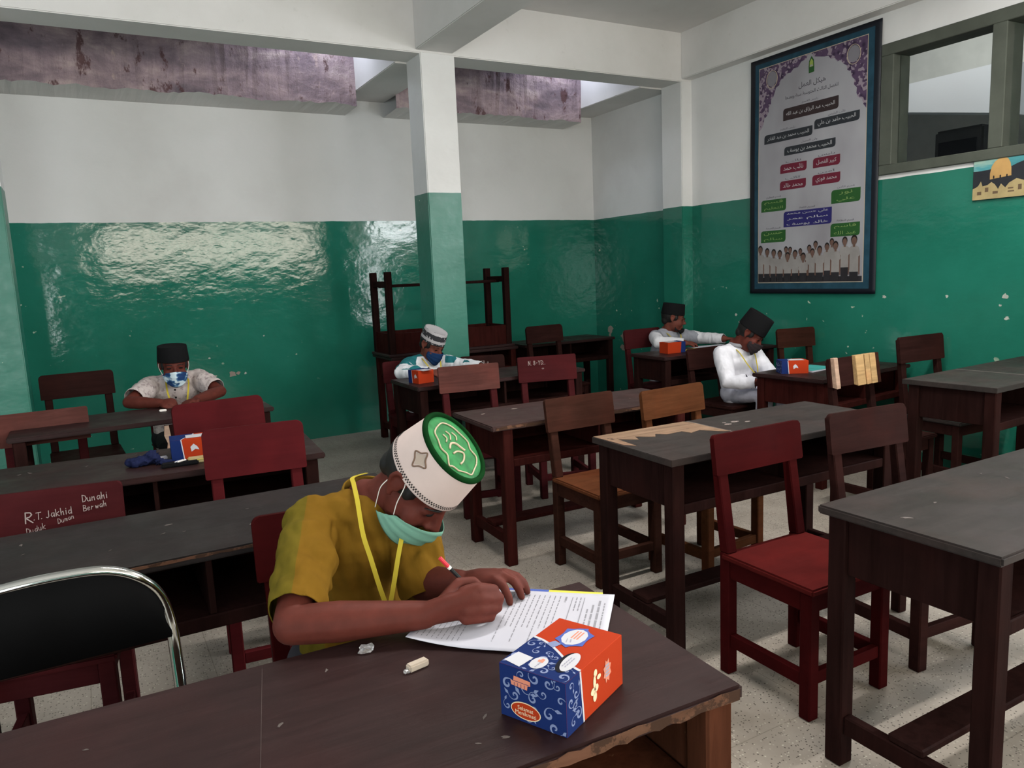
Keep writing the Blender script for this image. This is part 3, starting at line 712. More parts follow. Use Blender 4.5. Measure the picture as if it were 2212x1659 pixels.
def hand_prims(b, W, d, n, side, curl=(25, 40, 30), sc=1.0, spread=.12, thumb=.5):
    """W wrist, d pointing along the hand, n out of the palm, side = +1 if the thumb lies along n x d"""
    W, d, n = Vector(W), Vector(d).normalized(), Vector(n); n = (n - d * n.dot(d)).normalized(); t = n.cross(d) * side
    b.chain([W - d * .02 * sc, W + d * .03 * sc, W + d * .062 * sc], [(.024 * sc, .018 * sc), (.031 * sc, .0145 * sc), (.034 * sc, .0125 * sc)], side=t, seg=14)
    for i, (off, ln) in enumerate(((.026, .064), (.009, .071), (-.009, .066), (-.025, .053))):
        p = W + d * (.066 - abs(off - .005) * .2) * sc + t * off * sc; a = 0; dd = d + t * off * spread / .026
        pts = [p - dd.normalized() * .012]; pts.append(p)
        for seg_l, c in zip((.45, .31, .24), curl):
            a += rad(c); v = (dd.normalized() * math.cos(a) + n * math.sin(a)); p = p + v * ln * sc * seg_l; pts.append(p)
        r = (.0098 if i < 3 else .0085) * sc
        b.chain(pts, [r * 1.05, r * 1.08, r, r * .93, r * .8], seg=10)
    q = W + d * .018 * sc + t * .024 * sc
    b.chain([q, q + (t * .7 + d * .7 + n * .25 * thumb).normalized() * .03 * sc, q + (t * .45 + d * .95 + n * thumb).normalized() * .062 * sc], [.0135 * sc, .0115 * sc, .0085 * sc], seg=10)
def ribbon_on(name, parent, mat, bvh, pts, width, off=.004, sub=6, th=.0012, view=None):
    """strap draped on a surface"""
    P = []; N = []
    for p in catmull(pts, sub):
        hit = bvh.find_nearest(p)
        n = (p - hit[0]); n = n.normalized() if n.length > 1e-4 else hit[1]
        if n.dot(hit[1]) < 0: n = -n
        P.append(hit[0] + n * off); N.append(hit[1])
    for _ in range(2): P = [P[0]] + [(P[i - 1] + P[i] * 2 + P[i + 1]) / 4 for i in range(1, len(P) - 1)] + [P[-1]]
    sd = []
    for i in range(len(P)):
        t = (P[min(i + 1, len(P) - 1)] - P[max(i - 1, 0)]).normalized(); sd.append(t.cross(N[i]))
    return ribbon(name, parent, mat, P, sd, width, th)
def ellip_loft(name, parent, mat, H, FR, rings, seg=48, cap_top=True, cap_bottom=False, smooth=True):
    """rings = (y offset, z, rx, ry) in head space"""
    bm = bmesh.new(); R = []
    for yo, z, rx, ry in rings:
        R.append([bm.verts.new(H + FR @ Vector((rx * math.cos(2 * math.pi * j / seg), yo + ry * math.sin(2 * math.pi * j / seg), z))) for j in range(seg)])
    for A, B in zip(R, R[1:]):
        for j in range(seg): bm.faces.new((A[j], A[(j + 1) % seg], B[(j + 1) % seg], B[j]))
    if cap_top: bm.faces.new(R[-1])
    if cap_bottom: bm.faces.new(R[0][::-1])
    o = link(name, bm_mesh(bm, name), mat, parent, smooth=smooth); return o
def mask_mesh(name, parent, mat, H, FR, top=-.03, bot=-.115, bulge=.012, half=.95, sag=0, th=.0015, half_bot=None, side=.05, nose=.008, pleat=.0025):
    """cloth mask wrapped round the lower face; half = how far towards the ears (1 = side of the head)"""
    bm = bmesh.new(); G = []
    nu, nv = 24, 10
    for i in range(nu + 1):
        u = -1 + 2 * i / nu; col = []
        for j in range(nv + 1):
            v = j / nv; a = u * (half + ((half_bot or half) - half) * v) * 1.5
            zt = top - .010 * abs(u) ** 1.5 + nose * (1 - abs(u)); zb = bot + side * abs(u) ** 1.6
            z = zt + (zb - zt) * v - sag
            rx = .066 + .004 * math.sin(math.pi * v); ry = .066 + bulge + .022 * (1 - abs(u)) * math.sin(math.pi * min(1, .25 + v * .75)) * (1 - .55 * v)
            if v > .6: ry -= .03 * (v - .6) * (1 - abs(u))
            pl_ = pleat * math.sin(v * 22 + u * 2) * (1 - .5 * abs(u)); x = (rx + pl_) * math.sin(a); y = .018 + (ry + pl_) * math.cos(a)
            col.append(bm.verts.new(H + FR @ Vector((x, y, z))))
        G.append(col)
    for i in range(nu):
        for j in range(nv): bm.faces.new((G[i][j], G[i + 1][j], G[i + 1][j + 1], G[i][j + 1]))
    o = link(name, bm_mesh(bm, name), mat, parent, smooth=True)
    sdf = o.modifiers.new('thick', 'SOLIDIFY'); sdf.thickness = th
    return o
def ear_loops(parent, H, FR, pairs, r=.0011):
    for pts in pairs: link('ear_loop', tube_mesh(catmull([H + FR @ Vector(p) for p in pts], 5), r, 6), STRING, parent, smooth=True)
def eyes(parent, H, FR, brow=True, closed=False):
    for s in (-1, 1):
        b = Blob(); b.ell(H + FR @ Vector((s * .030, .0755, .001)), (.0125, .006, .0045), FR, 12); link('eye', bm_mesh(b.bm), EYE, parent, smooth=True)
        if brow: link('eyebrow', tube_mesh([H + FR @ Vector((s * x, y, z)) for x, y, z in ((.014, .083, .018), (.03, .083, .023), (.044, .074, .02), (.052, .064, .014))], [.0018, .0028, .0024, .001], 6), HAIR, parent, smooth=True)
def hair_piece(parent, H, FR, dz=0):
    b = Blob(); b.ell(H + FR @ Vector((0, -.018, .03 + dz)), (.0765, .0865, .082), FR, 28)
    for s in (-1, 1): b.ell(H + FR @ Vector((s * .062, .022, .012)), (.011, .014, .026), FR, 12)
    b.ell(H + FR @ Vector((0, -.062, -.02)), (.052, .034, .038), FR)
    link('hair', b.mesh(.005, 3), HAIR, parent, smooth=True)
def peci(parent, H, FR, h=.105, tilt=0, mat=VELVET, z0=.036, r0=(.0835, .097)):
    a, b_ = r0
    ellip_loft('cap', parent, mat, H, FR, [(-.008, z0 - .004, a - .006, b_ - .006), (-.008, z0 - .004, a, b_), (-.008, z0, a + .001, b_ + .001), (-.008, z0 + h - .004, a * .93, b_ * .93), (-.008, z0 + h, a * .91, b_ * .91), (-.008, z0 + h - .004, a * .78, b_ * .80), (-.008, z0 + h - .006, .01, .02)])

def person(label, base, head, neck, sh, el, wr, hands, hip, knees, feet, skin, shirt, trousers, sleeve=1.0, ar=(.040, .034, .026), tw=(.135, .085), voxel=.006, fold_list=(), shoes=True, cuts=True, sr=None, torso_mid=None, wrinkle=.005, lips=False):
    """one seated figure; index 0 = his right, 1 = his left"""
    t = thing('person', label, 'person', base); t['pose'] = 'seated'
    V = Vector; neck = V(neck); hip = V(hip); sh = [V(q) for q in sh]; el = [V(q) for q in el]; wr = [V(q) for q in wr]
    H, FR = V(head[0]), frame(*head[1])
    across = (sh[1] - sh[0]).normalized()
    mid = V(torso_mid) if torso_mid else (hip * .45 + (sh[0] + sh[1]) / 2 * .55) + V((0, .03, 0))
    chest = (sh[0] + sh[1]) / 2 * .8 + mid * .2
    b = Blob(); head_prims(b, H, FR, neck, lips=lips)
    for i in (0, 1):
        b.chain([sh[i], (sh[i] + el[i]) / 2, el[i]], [ar[0], ar[0] * .95, ar[1]], seg=14)
        b.chain([el[i], el[i] * .65 + wr[i] * .35, wr[i]], [ar[1], ar[1] * 1.04, ar[2]], seg=14)
        if callable(hands[i]): hands[i](b)
        else: hand_prims(b, wr[i], *hands[i][0], **hands[i][1])
    b.chain([neck, chest], [.05, .07]); b.chain([sh[0], sh[1]], [.042, .042])
    b.chain([chest, mid, hip], [(tw[0] * .8, tw[1] * .8)] * 3, side=across)
    for i in (0, 1):
        o = across * (.06 if i else -.06)
        b.chain([hip + o, knees[i], feet[i]], [.055, .045, .035])
    t_obj = link('body', b.mesh(voxel, 3), skin, t, smooth=True)
    # shirt
    b = Blob(); k = 1.0; sw, sd = tw; shm = (sh[0] + sh[1]) / 2
    b.chain([shm - V((0, 0, .0)), chest, mid, hip, hip - V((0, 0, .04))], [(sw * .86, sd * .74), (sw * 1.0, sd), (sw * .98, sd * 1.02), (sw * 1.08, sd * 1.12), (sw * 1.1, sd * 1.15)], side=across, sub=3, seg=24)
    b.chain([sh[0], shm * .55 + neck * .45, sh[1]], [ar[0] * 1.3, .052, ar[0] * 1.3], seg=16, sub=3)
    cl = []
    s0 = sr or (ar[0] * 1.42, ar[0] * 1.45, ar[0] * 1.4)
    for i in (0, 1):
        sl_ = sleeve[i] if isinstance(sleeve, tuple) else sleeve
        if isinstance(sleeve, tuple) or sleeve < 1:
            e = sh[i].lerp(el[i], sl_)
            b.chain([sh[i], sh[i].lerp(el[i], sl_ * .5), e], list(s0), seg=18); cl.append((e + (e - sh[i]).normalized() * .012, e - sh[i], .085))
        else:
            e = el[i].lerp(wr[i], .93)
            b.chain([sh[i], sh[i].lerp(el[i], .5), el[i], el[i].lerp(wr[i], .5), e], [s0[0], s0[1], s0[2], s0[2] * .95, ar[2] * 1.5], seg=18); cl.append((e + (wr[i] - el[i]).normalized() * .006, wr[i] - el[i], .05))
    me = b.mesh(voxel, 5)
    if fold_list: folds(me, fold_list)
    from mathutils import noise as nz
    ns = [v.normal.copy() for v in me.vertices]
    for v, n_ in zip(me.vertices, ns):
        p_ = v.co; q_ = Vector((p_.x * 26 + p_.z * 9, p_.y * 22 + p_.z * 7, p_.z * 7)); v.co += n_ * (wrinkle * nz.noise(q_) + wrinkle * .5 * nz.noise(q_ * 2.1 + Vector((3, 1, 7))))
    if cuts: cut(me, cl)
    so = link('shirt', me, shirt, t, smooth=True)
    if cuts: q = so.modifiers.new('thick', 'SOLIDIFY'); q.thickness = .002
    bv = BVHTree.FromPolygons([v.co for v in me.vertices], [p.vertices for p in me.polygons])
    # trousers
    b = Blob()
    for i in (0, 1):
        o = across * (.065 if i else -.065)
        b.chain([hip + o - V((0, 0, .02)), knees[i], V(feet[i]) * .85 + V(knees[i]) * .15], [.075, .062, .055], seg=16)
    b.chain([hip + across * -.08 - V((0, 0, .01)), hip + across * .08 - V((0, 0, .01))], [.08, .08])
    link('trousers', b.mesh(.01, 4), trousers, t, smooth=True)
    if shoes:
        for i in (0, 1):
            f = V(feet[i]); b = Blob(); b.chain([V((f.x, f.y + .03, .035)), V((f.x, f.y - .06, .035)), V((f.x, f.y - .13, .028))], [(.035, .033), (.038, .03), (.034, .024)], side=(1, 0, 0)); link('shoe', b.mesh(.008, 2), VELVET, t, smooth=True)
    return t, H, FR, bv, me
def rebase(t):
    """children were modelled in room coordinates: shift them into the frame of the thing's base"""
    for c in t.children: c.location = Vector(c.location) - Vector(t.location)
# ---- the boy in yellow in the foreground
MUSTARD = cloth('mustard_cotton', (.145, .080, .010), .35, fold=.5)
def mustard_two_tone():
    m = NT('mustard_two_tone', .9, .05); p = m.pos()
    n = m.noise(p, 14, 5, .6)
    a = m.ramp(n, [(.3, (.135, .070, .008)), (.7, (.17, .089, .011))]); g = m.ramp(n, [(.3, (.092, .068, .008)), (.7, (.125, .094, .012))])
    # outer sleeve panel of olive cloth, left of the seam
    d = m.n('ShaderNodeVectorMath', {0: p, 1: (.923, -.385, 0)}, out=1, operation='DOT_PRODUCT')
    m.col(m.mix(m.math('LESS_THAN', d, -.266), a, g))
    h = m.math('ADD', m.math('MULTIPLY', m.noise(m.map(p, (1, 1, .45)), 18, 3, .5, .8), .5), m.math('MULTIPLY', m.noise(p, 900, 2), .03))
    m.bump(h, .3, .02); return m.m
def right_hand(b):
    sft = Vector((-.012, -.016, -.006)); V = lambda q: Vector(q) + sft
    b.chain([V((.488, 1.243, .788)), V((.53, 1.228, .795)), V((.575, 1.214, .798))], [(.022, .021), (.030, .019), (.033, .016)], side=(0.05, -.35, 1), seg=14)
    fingers = [[(.560, 1.219, .822), (.584, 1.212, .826), (.622, 1.216, .812), (.634, 1.236, .792), (.624, 1.238, .770)],
               [(.562, 1.212, .805), (.586, 1.204, .808), (.630, 1.209, .796), (.638, 1.231, .781), (.622, 1.240, .764)],
               [(.560, 1.208, .789), (.583, 1.201, .790), (.624, 1.207, .780), (.631, 1.229, .768), (.612, 1.238, .757)],
               [(.556, 1.208, .773), (.576, 1.202, .773), (.610, 1.208, .764), (.616, 1.227, .757), (.600, 1.235, .753)]]
    for i, f in enumerate(fingers):
        r = .0110 if i < 3 else .0095
        b.chain([V(q) for q in f], [r * 1.05, r * 1.1, r, r * .93, r * .8], seg=12)
    b.chain([V(q) for q in ((.530, 1.240, .805), (.566, 1.252, .826), (.596, 1.250, .822), (.616, 1.244, .80))], [.014, .0125, .0112, .009], seg=12)
def left_hand(b):
    sft = Vector((-.008, .014, 0)); V = lambda q: Vector(q) + sft
    b.chain([V((.615, 1.335, .772)), V((.642, 1.305, .785)), V((.668, 1.281, .788))], [(.022, .017), (.028, .015), (.031, .0125)], side=(.7, .7, 0), seg=14)
    for i, f in enumerate([[(.652, 1.275, .788), (.659, 1.262, .790), (.668, 1.243, .780), (.672, 1.233, .763), (.673, 1.228, .750)],
              [(.668, 1.281, .790), (.678, 1.268, .793), (.694, 1.250, .783), (.702, 1.241, .765), (.704, 1.236, .751)],
              [(.680, 1.290, .788), (.692, 1.279, .790), (.712, 1.262, .781), (.722, 1.254, .765), (.725, 1.249, .752)],
              [(.686, 1.303, .784), (.699, 1.295, .785), (.720, 1.281, .777), (.732, 1.274, .763), (.736, 1.270, .752)]]):
        r = .0095 if i < 3 else .0082
        b.chain([V(q) for q in f], [r * 1.05, r * 1.08, r, r * .93, r * .82], seg=12)
    b.chain([V(q) for q in ((.628, 1.305, .778), (.633, 1.278, .772), (.642, 1.258, .756))], [.013, .011, .0085], seg=12)
SH = [(.372, 1.565, .880), (.572, 1.540, .872)]; EL = [(.264, 1.328, .780), (.567, 1.440, .742)]; WR = [(.480, 1.229, .780), (.604, 1.344, .772)]
fl = []
A = Vector(SH[0]); E_ = Vector(EL[0])
for a, c, wd, dp in (((.40, 1.50, .93), (.34, 1.40, .82), .010, -.006), ((.425, 1.50, .92), (.40, 1.44, .78), .014, -.009), ((.33, 1.47, .93), (.36, 1.42, .82), .010, .004),
                     ((.44, 1.47, .92), (.44, 1.44, .72), .013, .007), ((.47, 1.47, .86), (.455, 1.46, .70), .011, -.006), ((.55, 1.44, .86), (.53, 1.45, .70), .012, -.007), ((.59, 1.43, .86), (.60, 1.42, .74), .012, .007),
                     ((.27, 1.44, .88), (.31, 1.38, .84), .010, -.005), ((.25, 1.40, .85), (.30, 1.36, .83), .009, .004), ((.50, 1.46, .90), (.50, 1.45, .70), .02, .004), ((.40, 1.48, .86), (.46, 1.46, .72), .010, -.006)):
    fl.append((Vector(a) - Vector((0, 0, .04)), Vector(c) - Vector((0, 0, .03)), wd, dp * 1.7))
boy, H, FR, BV, ME = person('boy in a mustard shirt and white-and-green cap writing at the foreground desk', (.47, 1.7, 0),
    ((.577, 1.4556, .9648), (24.2, 51.2, 7.0)), (.498, 1.570, .905), SH, EL, WR, (right_hand, left_hand), (.475, 1.70, .50),
    [(.40, 1.42, .49), (.55, 1.40, .49)], [(.40, 1.45, .08), (.55, 1.43, .08)], SKIN_D, mustard_two_tone(), flat('dark_trousers', (.02, .02, .025), .85, .2), sleeve=(.86, 1.08), wrinkle=.0075, voxel=.0042,
    ar=(.041, .036, .026), tw=(.124, .086), fold_list=fl, sr=(.062, .060, .054), torso_mid=(.478, 1.66, .70))
hair_piece(boy, H, FR); eyes(boy, H, FR)
# collar
col_c = Vector((.500, 1.572, .912))
axis = Vector((.12, -.35, 1)).normalized()
sx = axis.cross(Vector((0, 1, 0))).normalized(); sy = axis.cross(sx)
bm = bmesh.new(); R_ = []
for r, hgt in ((.066, -.018), (.061, .004), (.058, .024), (.0545, .024), (.056, .0), (.060, -.018)):
    R_.append([bm.verts.new(col_c + (sx * math.cos(q) * r * 1.05 + sy * math.sin(q) * r) + axis * hgt) for q in [2 * math.pi * j / 40 for j in range(40)]])
for a_, c_ in zip(R_, R_[1:]):
    for j in range(40): bm.faces.new((a_[j], a_[(j + 1) % 40], c_[(j + 1) % 40], c_[j]))
link('collar', bm_mesh(bm, 'collar'), MUSTARD, boy, smooth=True)
ribbon('lanyard', boy, YELLOW_RIBBON, catmull([(.515, 1.622, .957), (.478, 1.605, .957), (.462, 1.55, .957), (.452, 1.50, .935), (.446, 1.458, .875), (.452, 1.438, .828), (.462, 1.42, .765), (.470, 1.405, .725)], 6), (.9, -.44, .1), .0095)
ribbon('lanyard', boy, YELLOW_RIBBON, catmull([(.556, 1.49, .925), (.530, 1.45, .87), (.508, 1.43, .82), (.488, 1.415, .765), (.473, 1.405, .725)], 6), (.9, -.44, .1), .0095)
# white cap with green top
WHITE_CAP = cloth('white_cap_cloth', (.56, .45, .42), .2, 700, var=.04, fold=.15)
GREEN_CAP = NT('green_satin', .5, .15); GREEN_CAP.col(GREEN_CAP.ramp(GREEN_CAP.noise(GREEN_CAP.pos(), 40, 4), [(.3, (.008, .10, .024)), (.7, (.02, .19, .05))])); GREEN_CAP = GREEN_CAP.m
GREEN_DK = flat('dark_green_edging', (.004, .028, .007), .9, .02, .3); GOLD = flat('pale_gold_thread', (.42, .34, .23), .5, .4); STITCH = flat('black_stitching', (.03, .025, .025), .8, .2)
BROWN_T = flat('brown_thread', (.17, .11, .08), .8, .2)
cy, z0, hc = -.006, .030, .088; ra, rb = (.0835, .0965), (.0735, .0845)
def capr(z): q = (z - z0) / hc; return ra[0] + (rb[0] - ra[0]) * q, ra[1] + (rb[1] - ra[1]) * q
ellip_loft('cap_band', boy, WHITE_CAP, H, FR, [(cy, z0 + .002, ra[0] - .005, ra[1] - .005), (cy, z0 - .002, ra[0] - .001, ra[1] - .001), (cy, z0, ra[0] + .001, ra[1] + .001)] +
           [(cy, z0 + hc * q, capr(z0 + hc * q)[0] + .001, capr(z0 + hc * q)[1] + .001) for q in (.05, .3, .6, .95, 1)], seg=64, cap_top=False)
zt = z0 + hc
ellip_loft('cap_top', boy, GREEN_CAP, H, FR, [(cy, zt - .002, rb[0] - .002, rb[1] - .002), (cy, zt + .002, rb[0] * .93, rb[1] * .93), (cy, zt + .0035, rb[0] * .75, rb[1] * .75), (cy, zt + .0045, rb[0] * .4, rb[1] * .4), (cy, zt + .005, .004, .004)], seg=64)
ring = [H + FR @ Vector(((rb[0] - .003) * math.cos(q), cy + (rb[1] - .003) * math.sin(q), zt + .001)) for q in [2 * math.pi * j / 72 for j in range(72)]]
link('cap_edging', tube_mesh(ring, .0062, 8, closed=True), GREEN_DK, boy, smooth=True)
def topz(x, y):
    q = min(1, math.hypot(x / rb[0], (y - cy) / rb[1])); return zt + (.0051 - .0014 * q - .0018 * max(0, q - .7) / .3)
def top_line(name, pts, r, mat):
    P = [H + FR @ Vector((p.x, cy + p.y, topz(p.x, cy + p.y) + .0008)) for p in catmull([Vector((x, y, 0)) for x, y in pts], 6)]
    rr = r if isinstance(r, list) else r
    link(name, tube_mesh(P, rr, 6), mat, boy, smooth=True)
top_line('cap_embroidery', [(.035, .052), (.044, .040), (.052, .036), (.046, .024), (.040, .012), (.046, -.004), (.040, -.022), (.036, -.040), (.022, -.050)], .0019, GOLD)
top_line('cap_embroidery', [(.035, .052), (.018, .060), (.004, .068), (-.012, .060), (-.030, .050)], .0017, GOLD)
top_line('cap_embroidery', [(-.030, .050), (-.044, .034), (-.040, .014), (-.047, -.004), (-.038, -.026), (-.026, -.046), (-.004, -.058), (.022, -.050)], .0017, GOLD)
top_line('cap_embroidery', [(.018, .040), (.002, .034), (-.010, .020), (.004, .012), (.020, .014)], .0022, GOLD)
top_line('cap_embroidery', [(.022, .002), (.010, -.008), (-.004, -.006), (-.012, .004), (-.020, .014)], .0026, GOLD)
top_line('cap_embroidery', [(.020, -.014), (.012, -.022), (.016, -.032)], .0016, GOLD)
top_line('cap_embroidery', [(.004, -.016), (-.004, -.028), (.002, -.038)], .0016, GOLD)
top_line('cap_embroidery', [(-.014, -.012), (-.020, -.022), (-.014, -.032)], .0016, GOLD)
# checked stitching round the lower edge
bm = bmesh.new(); nst = 96
for row in range(2):
    for j in range(nst):
        a0 = 2 * math.pi * (j + .5 * row) / nst; a1 = a0 + 2 * math.pi / nst * .5; z = z0 + .0045 + .0042 * row
        q = []
        for a, zz in ((a0, z), (a1, z), (a1, z + .004), (a0, z + .004)):
            x_, y_ = capr(zz); q.append(bm.verts.new(H + FR @ Vector(((x_ + .0016) * math.cos(a), cy + (y_ + .0016) * math.sin(a), zz))))
        bm.faces.new(q)
tag(link('cap_stitching', bm_mesh(bm, 'cap_stitching'), STITCH, boy), kind='stuff')
# embroidered badge on the side
def band_pt(a, z, off=.0018):
    x_, y_ = capr(z); return H + FR @ Vector(((x_ + off) * math.cos(a), cy + (y_ + off) * math.sin(a), z))
bad = []
for j in range(8):
    q = 2 * math.pi * j / 8; r = .0195 if j % 2 == 0 else .012
    bad.append((-.06 + r * math.cos(q) / .085, z0 + .058 + r * 1.1 * math.sin(q)))
link('cap_badge', tube_mesh([band_pt(p.x, p.y) for p in catmull([Vector((a, z, 0)) for a, z in bad], 5, True)], .0017, 6, closed=True), BROWN_T, boy, smooth=True)
bm = bmesh.new(); vv = [bm.verts.new(band_pt(-.06 + .8 * (a + .06), z0 + .058 + .8 * (z - z0 - .058), .0013)) for a, z in bad]; bm.faces.new(vv)
link('cap_badge_fill', bm_mesh(bm, 'cap_badge_fill'), flat('badge_beige', (.45, .36, .30), .8, .2, .2), boy)
# green surgical mask pulled below the nose
MASKG = cloth('green_mask_cloth', (.15, .31, .24), .35, 800, var=.06, fold=.3)
mk = mask_mesh('face_mask', boy, MASKG, H, FR, top=-.040, bot=-.118, bulge=.016, half=.86, half_bot=1.18, side=.028, nose=.022, pleat=.003)
ear_loops(boy, H, FR, [[(.068, .036, -.050), (.076, .024, -.02), (.079, .014, .012), (.079, .006, .026), (.080, -.012, .030)], [(.062, -.004, -.088), (.074, -.012, -.06), (.083, -.022, -.03), (.083, -.024, -.005)],
                       [(-.068, .030, -.052), (-.078, .020, -.02), (-.079, .012, .012), (-.080, -.012, .030)]])
rebase(boy)
# pencil
pt_, pb = Vector((.525, 1.25, .872)), Vector((.622, 1.222, .7445)); ax = (pt_ - pb).normalized()
pen = thing('pencil', 'black pencil with a red end in the right hand of the boy in yellow', 'pencil', tuple(pb))
def seg_tube(name, a, b, r, mat):
    link(name, tube_mesh([pb + ax * a - pb, pb + ax * b - pb], r, 8), mat, pen, smooth=False)
PL = (pt_ - pb).length
seg_tube('lead', 0, .006, [.0004, .0012], flat('graphite', (.03, .03, .03), .5)); seg_tube('sharpened_wood', .006, .02, [.0012, .0036], W_BAREP)
seg_tube('shaft', .02, PL - .03, .0037, flat('black_lacquer', (.012, .012, .014), .25, .5)); seg_tube('ferrule', PL - .03, PL - .024, .0039, STRING)
seg_tube('red_end', PL - .024, PL, .0039, flat('red_lacquer', (.6, .03, .05), .3, .5))
# ---- the other four boys
def ribbon_pair(t, neck, ends, w=.009):
    """lanyard hanging from both sides of the neck to one point"""
    n = Vector(neck)
    for s, e in zip((-1, 1), ends): ribbon('lanyard', t, YELLOW_RIBBON, catmull([n + Vector(q) for q in e], 5), (1, 0, 0), w)
# left: grey batik shirt, black cap
BATIK = NT('grey_batik', .85, .2); _p = BATIK.pos()
BATIK.col(BATIK.mix(BATIK.ramp(BATIK.noise(_p, 45, 4, .6), [(.56, 0), (.6, .6)]), BATIK.ramp(BATIK.noise(_p, 8, 4), [(.3, (.42, .36, .35)), (.7, (.52, .46, .45))]), (.2, .15, .16)))
BATIK.bump(BATIK.noise(BATIK.map(_p, (1, 1, .5)), 20, 3, .5, .8), .35, .02); BATIK = BATIK.m
t, H, FR, BV, ME = person('boy in a grey batik shirt and black cap writing at the far left desk', (.42, 4.95, 0), ((.414, 4.785, .938), (-2, 5, 0)), (.425, 4.875, .86),
    [(.285, 4.87, .825), (.55, 4.87, .84)], [(.155, 4.66, .77), (.64, 4.68, .775)], [(.30, 4.535, .765), (.49, 4.51, .765)],
    ((((.85, -.5, .15), (.3, .3, -1), 1), dict(curl=(40, 55, 40), sc=.95)), (((-.75, -.6, 0), (0, -.1, -1), -1), dict(curl=(15, 30, 20), sc=.95))), (.42, 4.98, .50),
    [(.34, 4.68, .49), (.50, 4.68, .49)], [(.34, 4.70, .08), (.50, 4.70, .08)], SKIN_D, BATIK, flat('black_trousers', (.012, .013, .016), .85, .2), sleeve=.72, sr=(.062, .062, .058))
hair_piece(t, H, FR); eyes(t, H, FR); peci(t, H, FR, .085, r0=(.086, .097))
MASKB = NT('blue_white_mask', .85, .2); _q = BATIK
MASKB.col(MASKB.ramp(MASKB.noise(MASKB.map(MASKB.pos(), (1, 1, 1.4)), 17, 2), [(.44, (.012, .04, .13)), (.5, (.06, .16, .3)), (.56, (.55, .66, .72))])); MASKB = MASKB.m
mask_mesh('face_mask', t, MASKB, H, FR, top=-.022, bot=-.112, bulge=.016, half=.85, th=.002)
ear_loops(t, H, FR, [[(s * .066, .03, -.04), (s * .08, 0, -.005), (s * .08, -.01, .02)] for s in (-1, 1)], .0016)
ribbon_pair(t, (.425, 4.87, .86), ([(-.045, .03, .01), (-.06, -.06, -.01), (-.062, -.115, -.07), (-.05, -.125, -.13)], [(.045, .03, .01), (.06, -.06, -.01), (.05, -.115, -.06), (.035, -.125, -.14)]))
for z, y in ((.80, 4.773), (.755, 4.768)): b = Blob(); b.ell((.405, y, z), (.006, .003, .006), seg=10); link('button', bm_mesh(b.bm), VELVET, t)
rebase(t)
# middle: white shirt with teal shoulder patches, patterned cap
WHITE_T = NT('white_teal_shirt', .85, .2); _p = WHITE_T.pos()
_z = WHITE_T.sep(_p, 2); _n = WHITE_T.n('ShaderNodeTexVoronoi', {'Vector': _p, 'Scale': 12.0}, out=1)
_m = WHITE_T.math('MULTIPLY', WHITE_T.math('GREATER_THAN', _z, .775), WHITE_T.math('GREATER_THAN', WHITE_T.sep(_n, 0), .5))
WHITE_T.col(WHITE_T.mix(_m, (.62, .64, .68), (.015, .14, .16)))
WHITE_T.bump(WHITE_T.noise(WHITE_T.map(_p, (1, 1, .5)), 20, 3, .5, .8), .35, .02); WHITE_T = WHITE_T.m
t, H, FR, BV, ME = person('boy in a white and teal shirt with a patterned cap and navy mask', (2.10, 5.02, 0), ((2.118, 4.955, .905), (22, 26, 5)), (2.10, 5.02, .825),
    [(1.975, 5.03, .775), (2.215, 5.0, .775)], [(1.83, 4.84, .752), (2.30, 4.86, .752)], [(1.98, 4.70, .748), (2.37, 4.68, .75)],
    ((((.8, -.5, .1), (.2, .2, -1), 1), dict(curl=(40, 50, 40), sc=.95)), (((.3, -.9, 0), (0, 0, -1), -1), dict(curl=(15, 30, 20), sc=.95))), (2.09, 5.03, .50),
    [(2.02, 4.75, .49), (2.17, 4.75, .49)], [(2.02, 4.78, .08), (2.17, 4.78, .08)], SKIN_M, WHITE_T, flat('black_trousers_2', (.012, .013, .016), .85, .2), sr=(.058, .056, .05))
hair_piece(t, H, FR); eyes(t, H, FR)
CAPP = NT('grey_black_patterned_cap', .8, .2); _o = CAPP.n('ShaderNodeVectorMath', {0: CAPP.pos(), 1: tuple(-H)}, operation='ADD')
_u = FR @ Vector((0, 0, 1)); _h = CAPP.n('ShaderNodeVectorMath', {0: _o, 1: tuple(_u)}, out=1, operation='DOT_PRODUCT')
_bands = CAPP.ramp(CAPP.math('FRACT', CAPP.math('MULTIPLY', _h, 18)), [(.12, .15), (.2, .62), (.8, .62), (.88, .15)])
_zz = CAPP.noise(CAPP.map(_o, (1, 1, .5)), 75, 2)
CAPP.col(CAPP.mix(CAPP.math('GREATER_THAN', _bands, CAPP.math('MULTIPLY', _zz, .98)), (.42, .40, .42), (.03, .03, .035))); CAPP = CAPP.m
peci(t, H, FR, .085, mat=CAPP)
mask_mesh('face_mask', t, cloth('navy_mask_cloth', (.012, .035, .10), .2, var=.1), H, FR, top=-.018, bot=-.118, bulge=.016, half=.9, th=.002)
ribbon_pair(t, (2.10, 5.0, .83), ([(-.05, .02, .0), (-.055, -.06, -.03), (-.035, -.105, -.08), (-.03, -.12, -.12)], [(.05, .0, 0), (.06, -.075, -.03), (.05, -.11, -.08), (.045, -.12, -.12)]))
rebase(t)
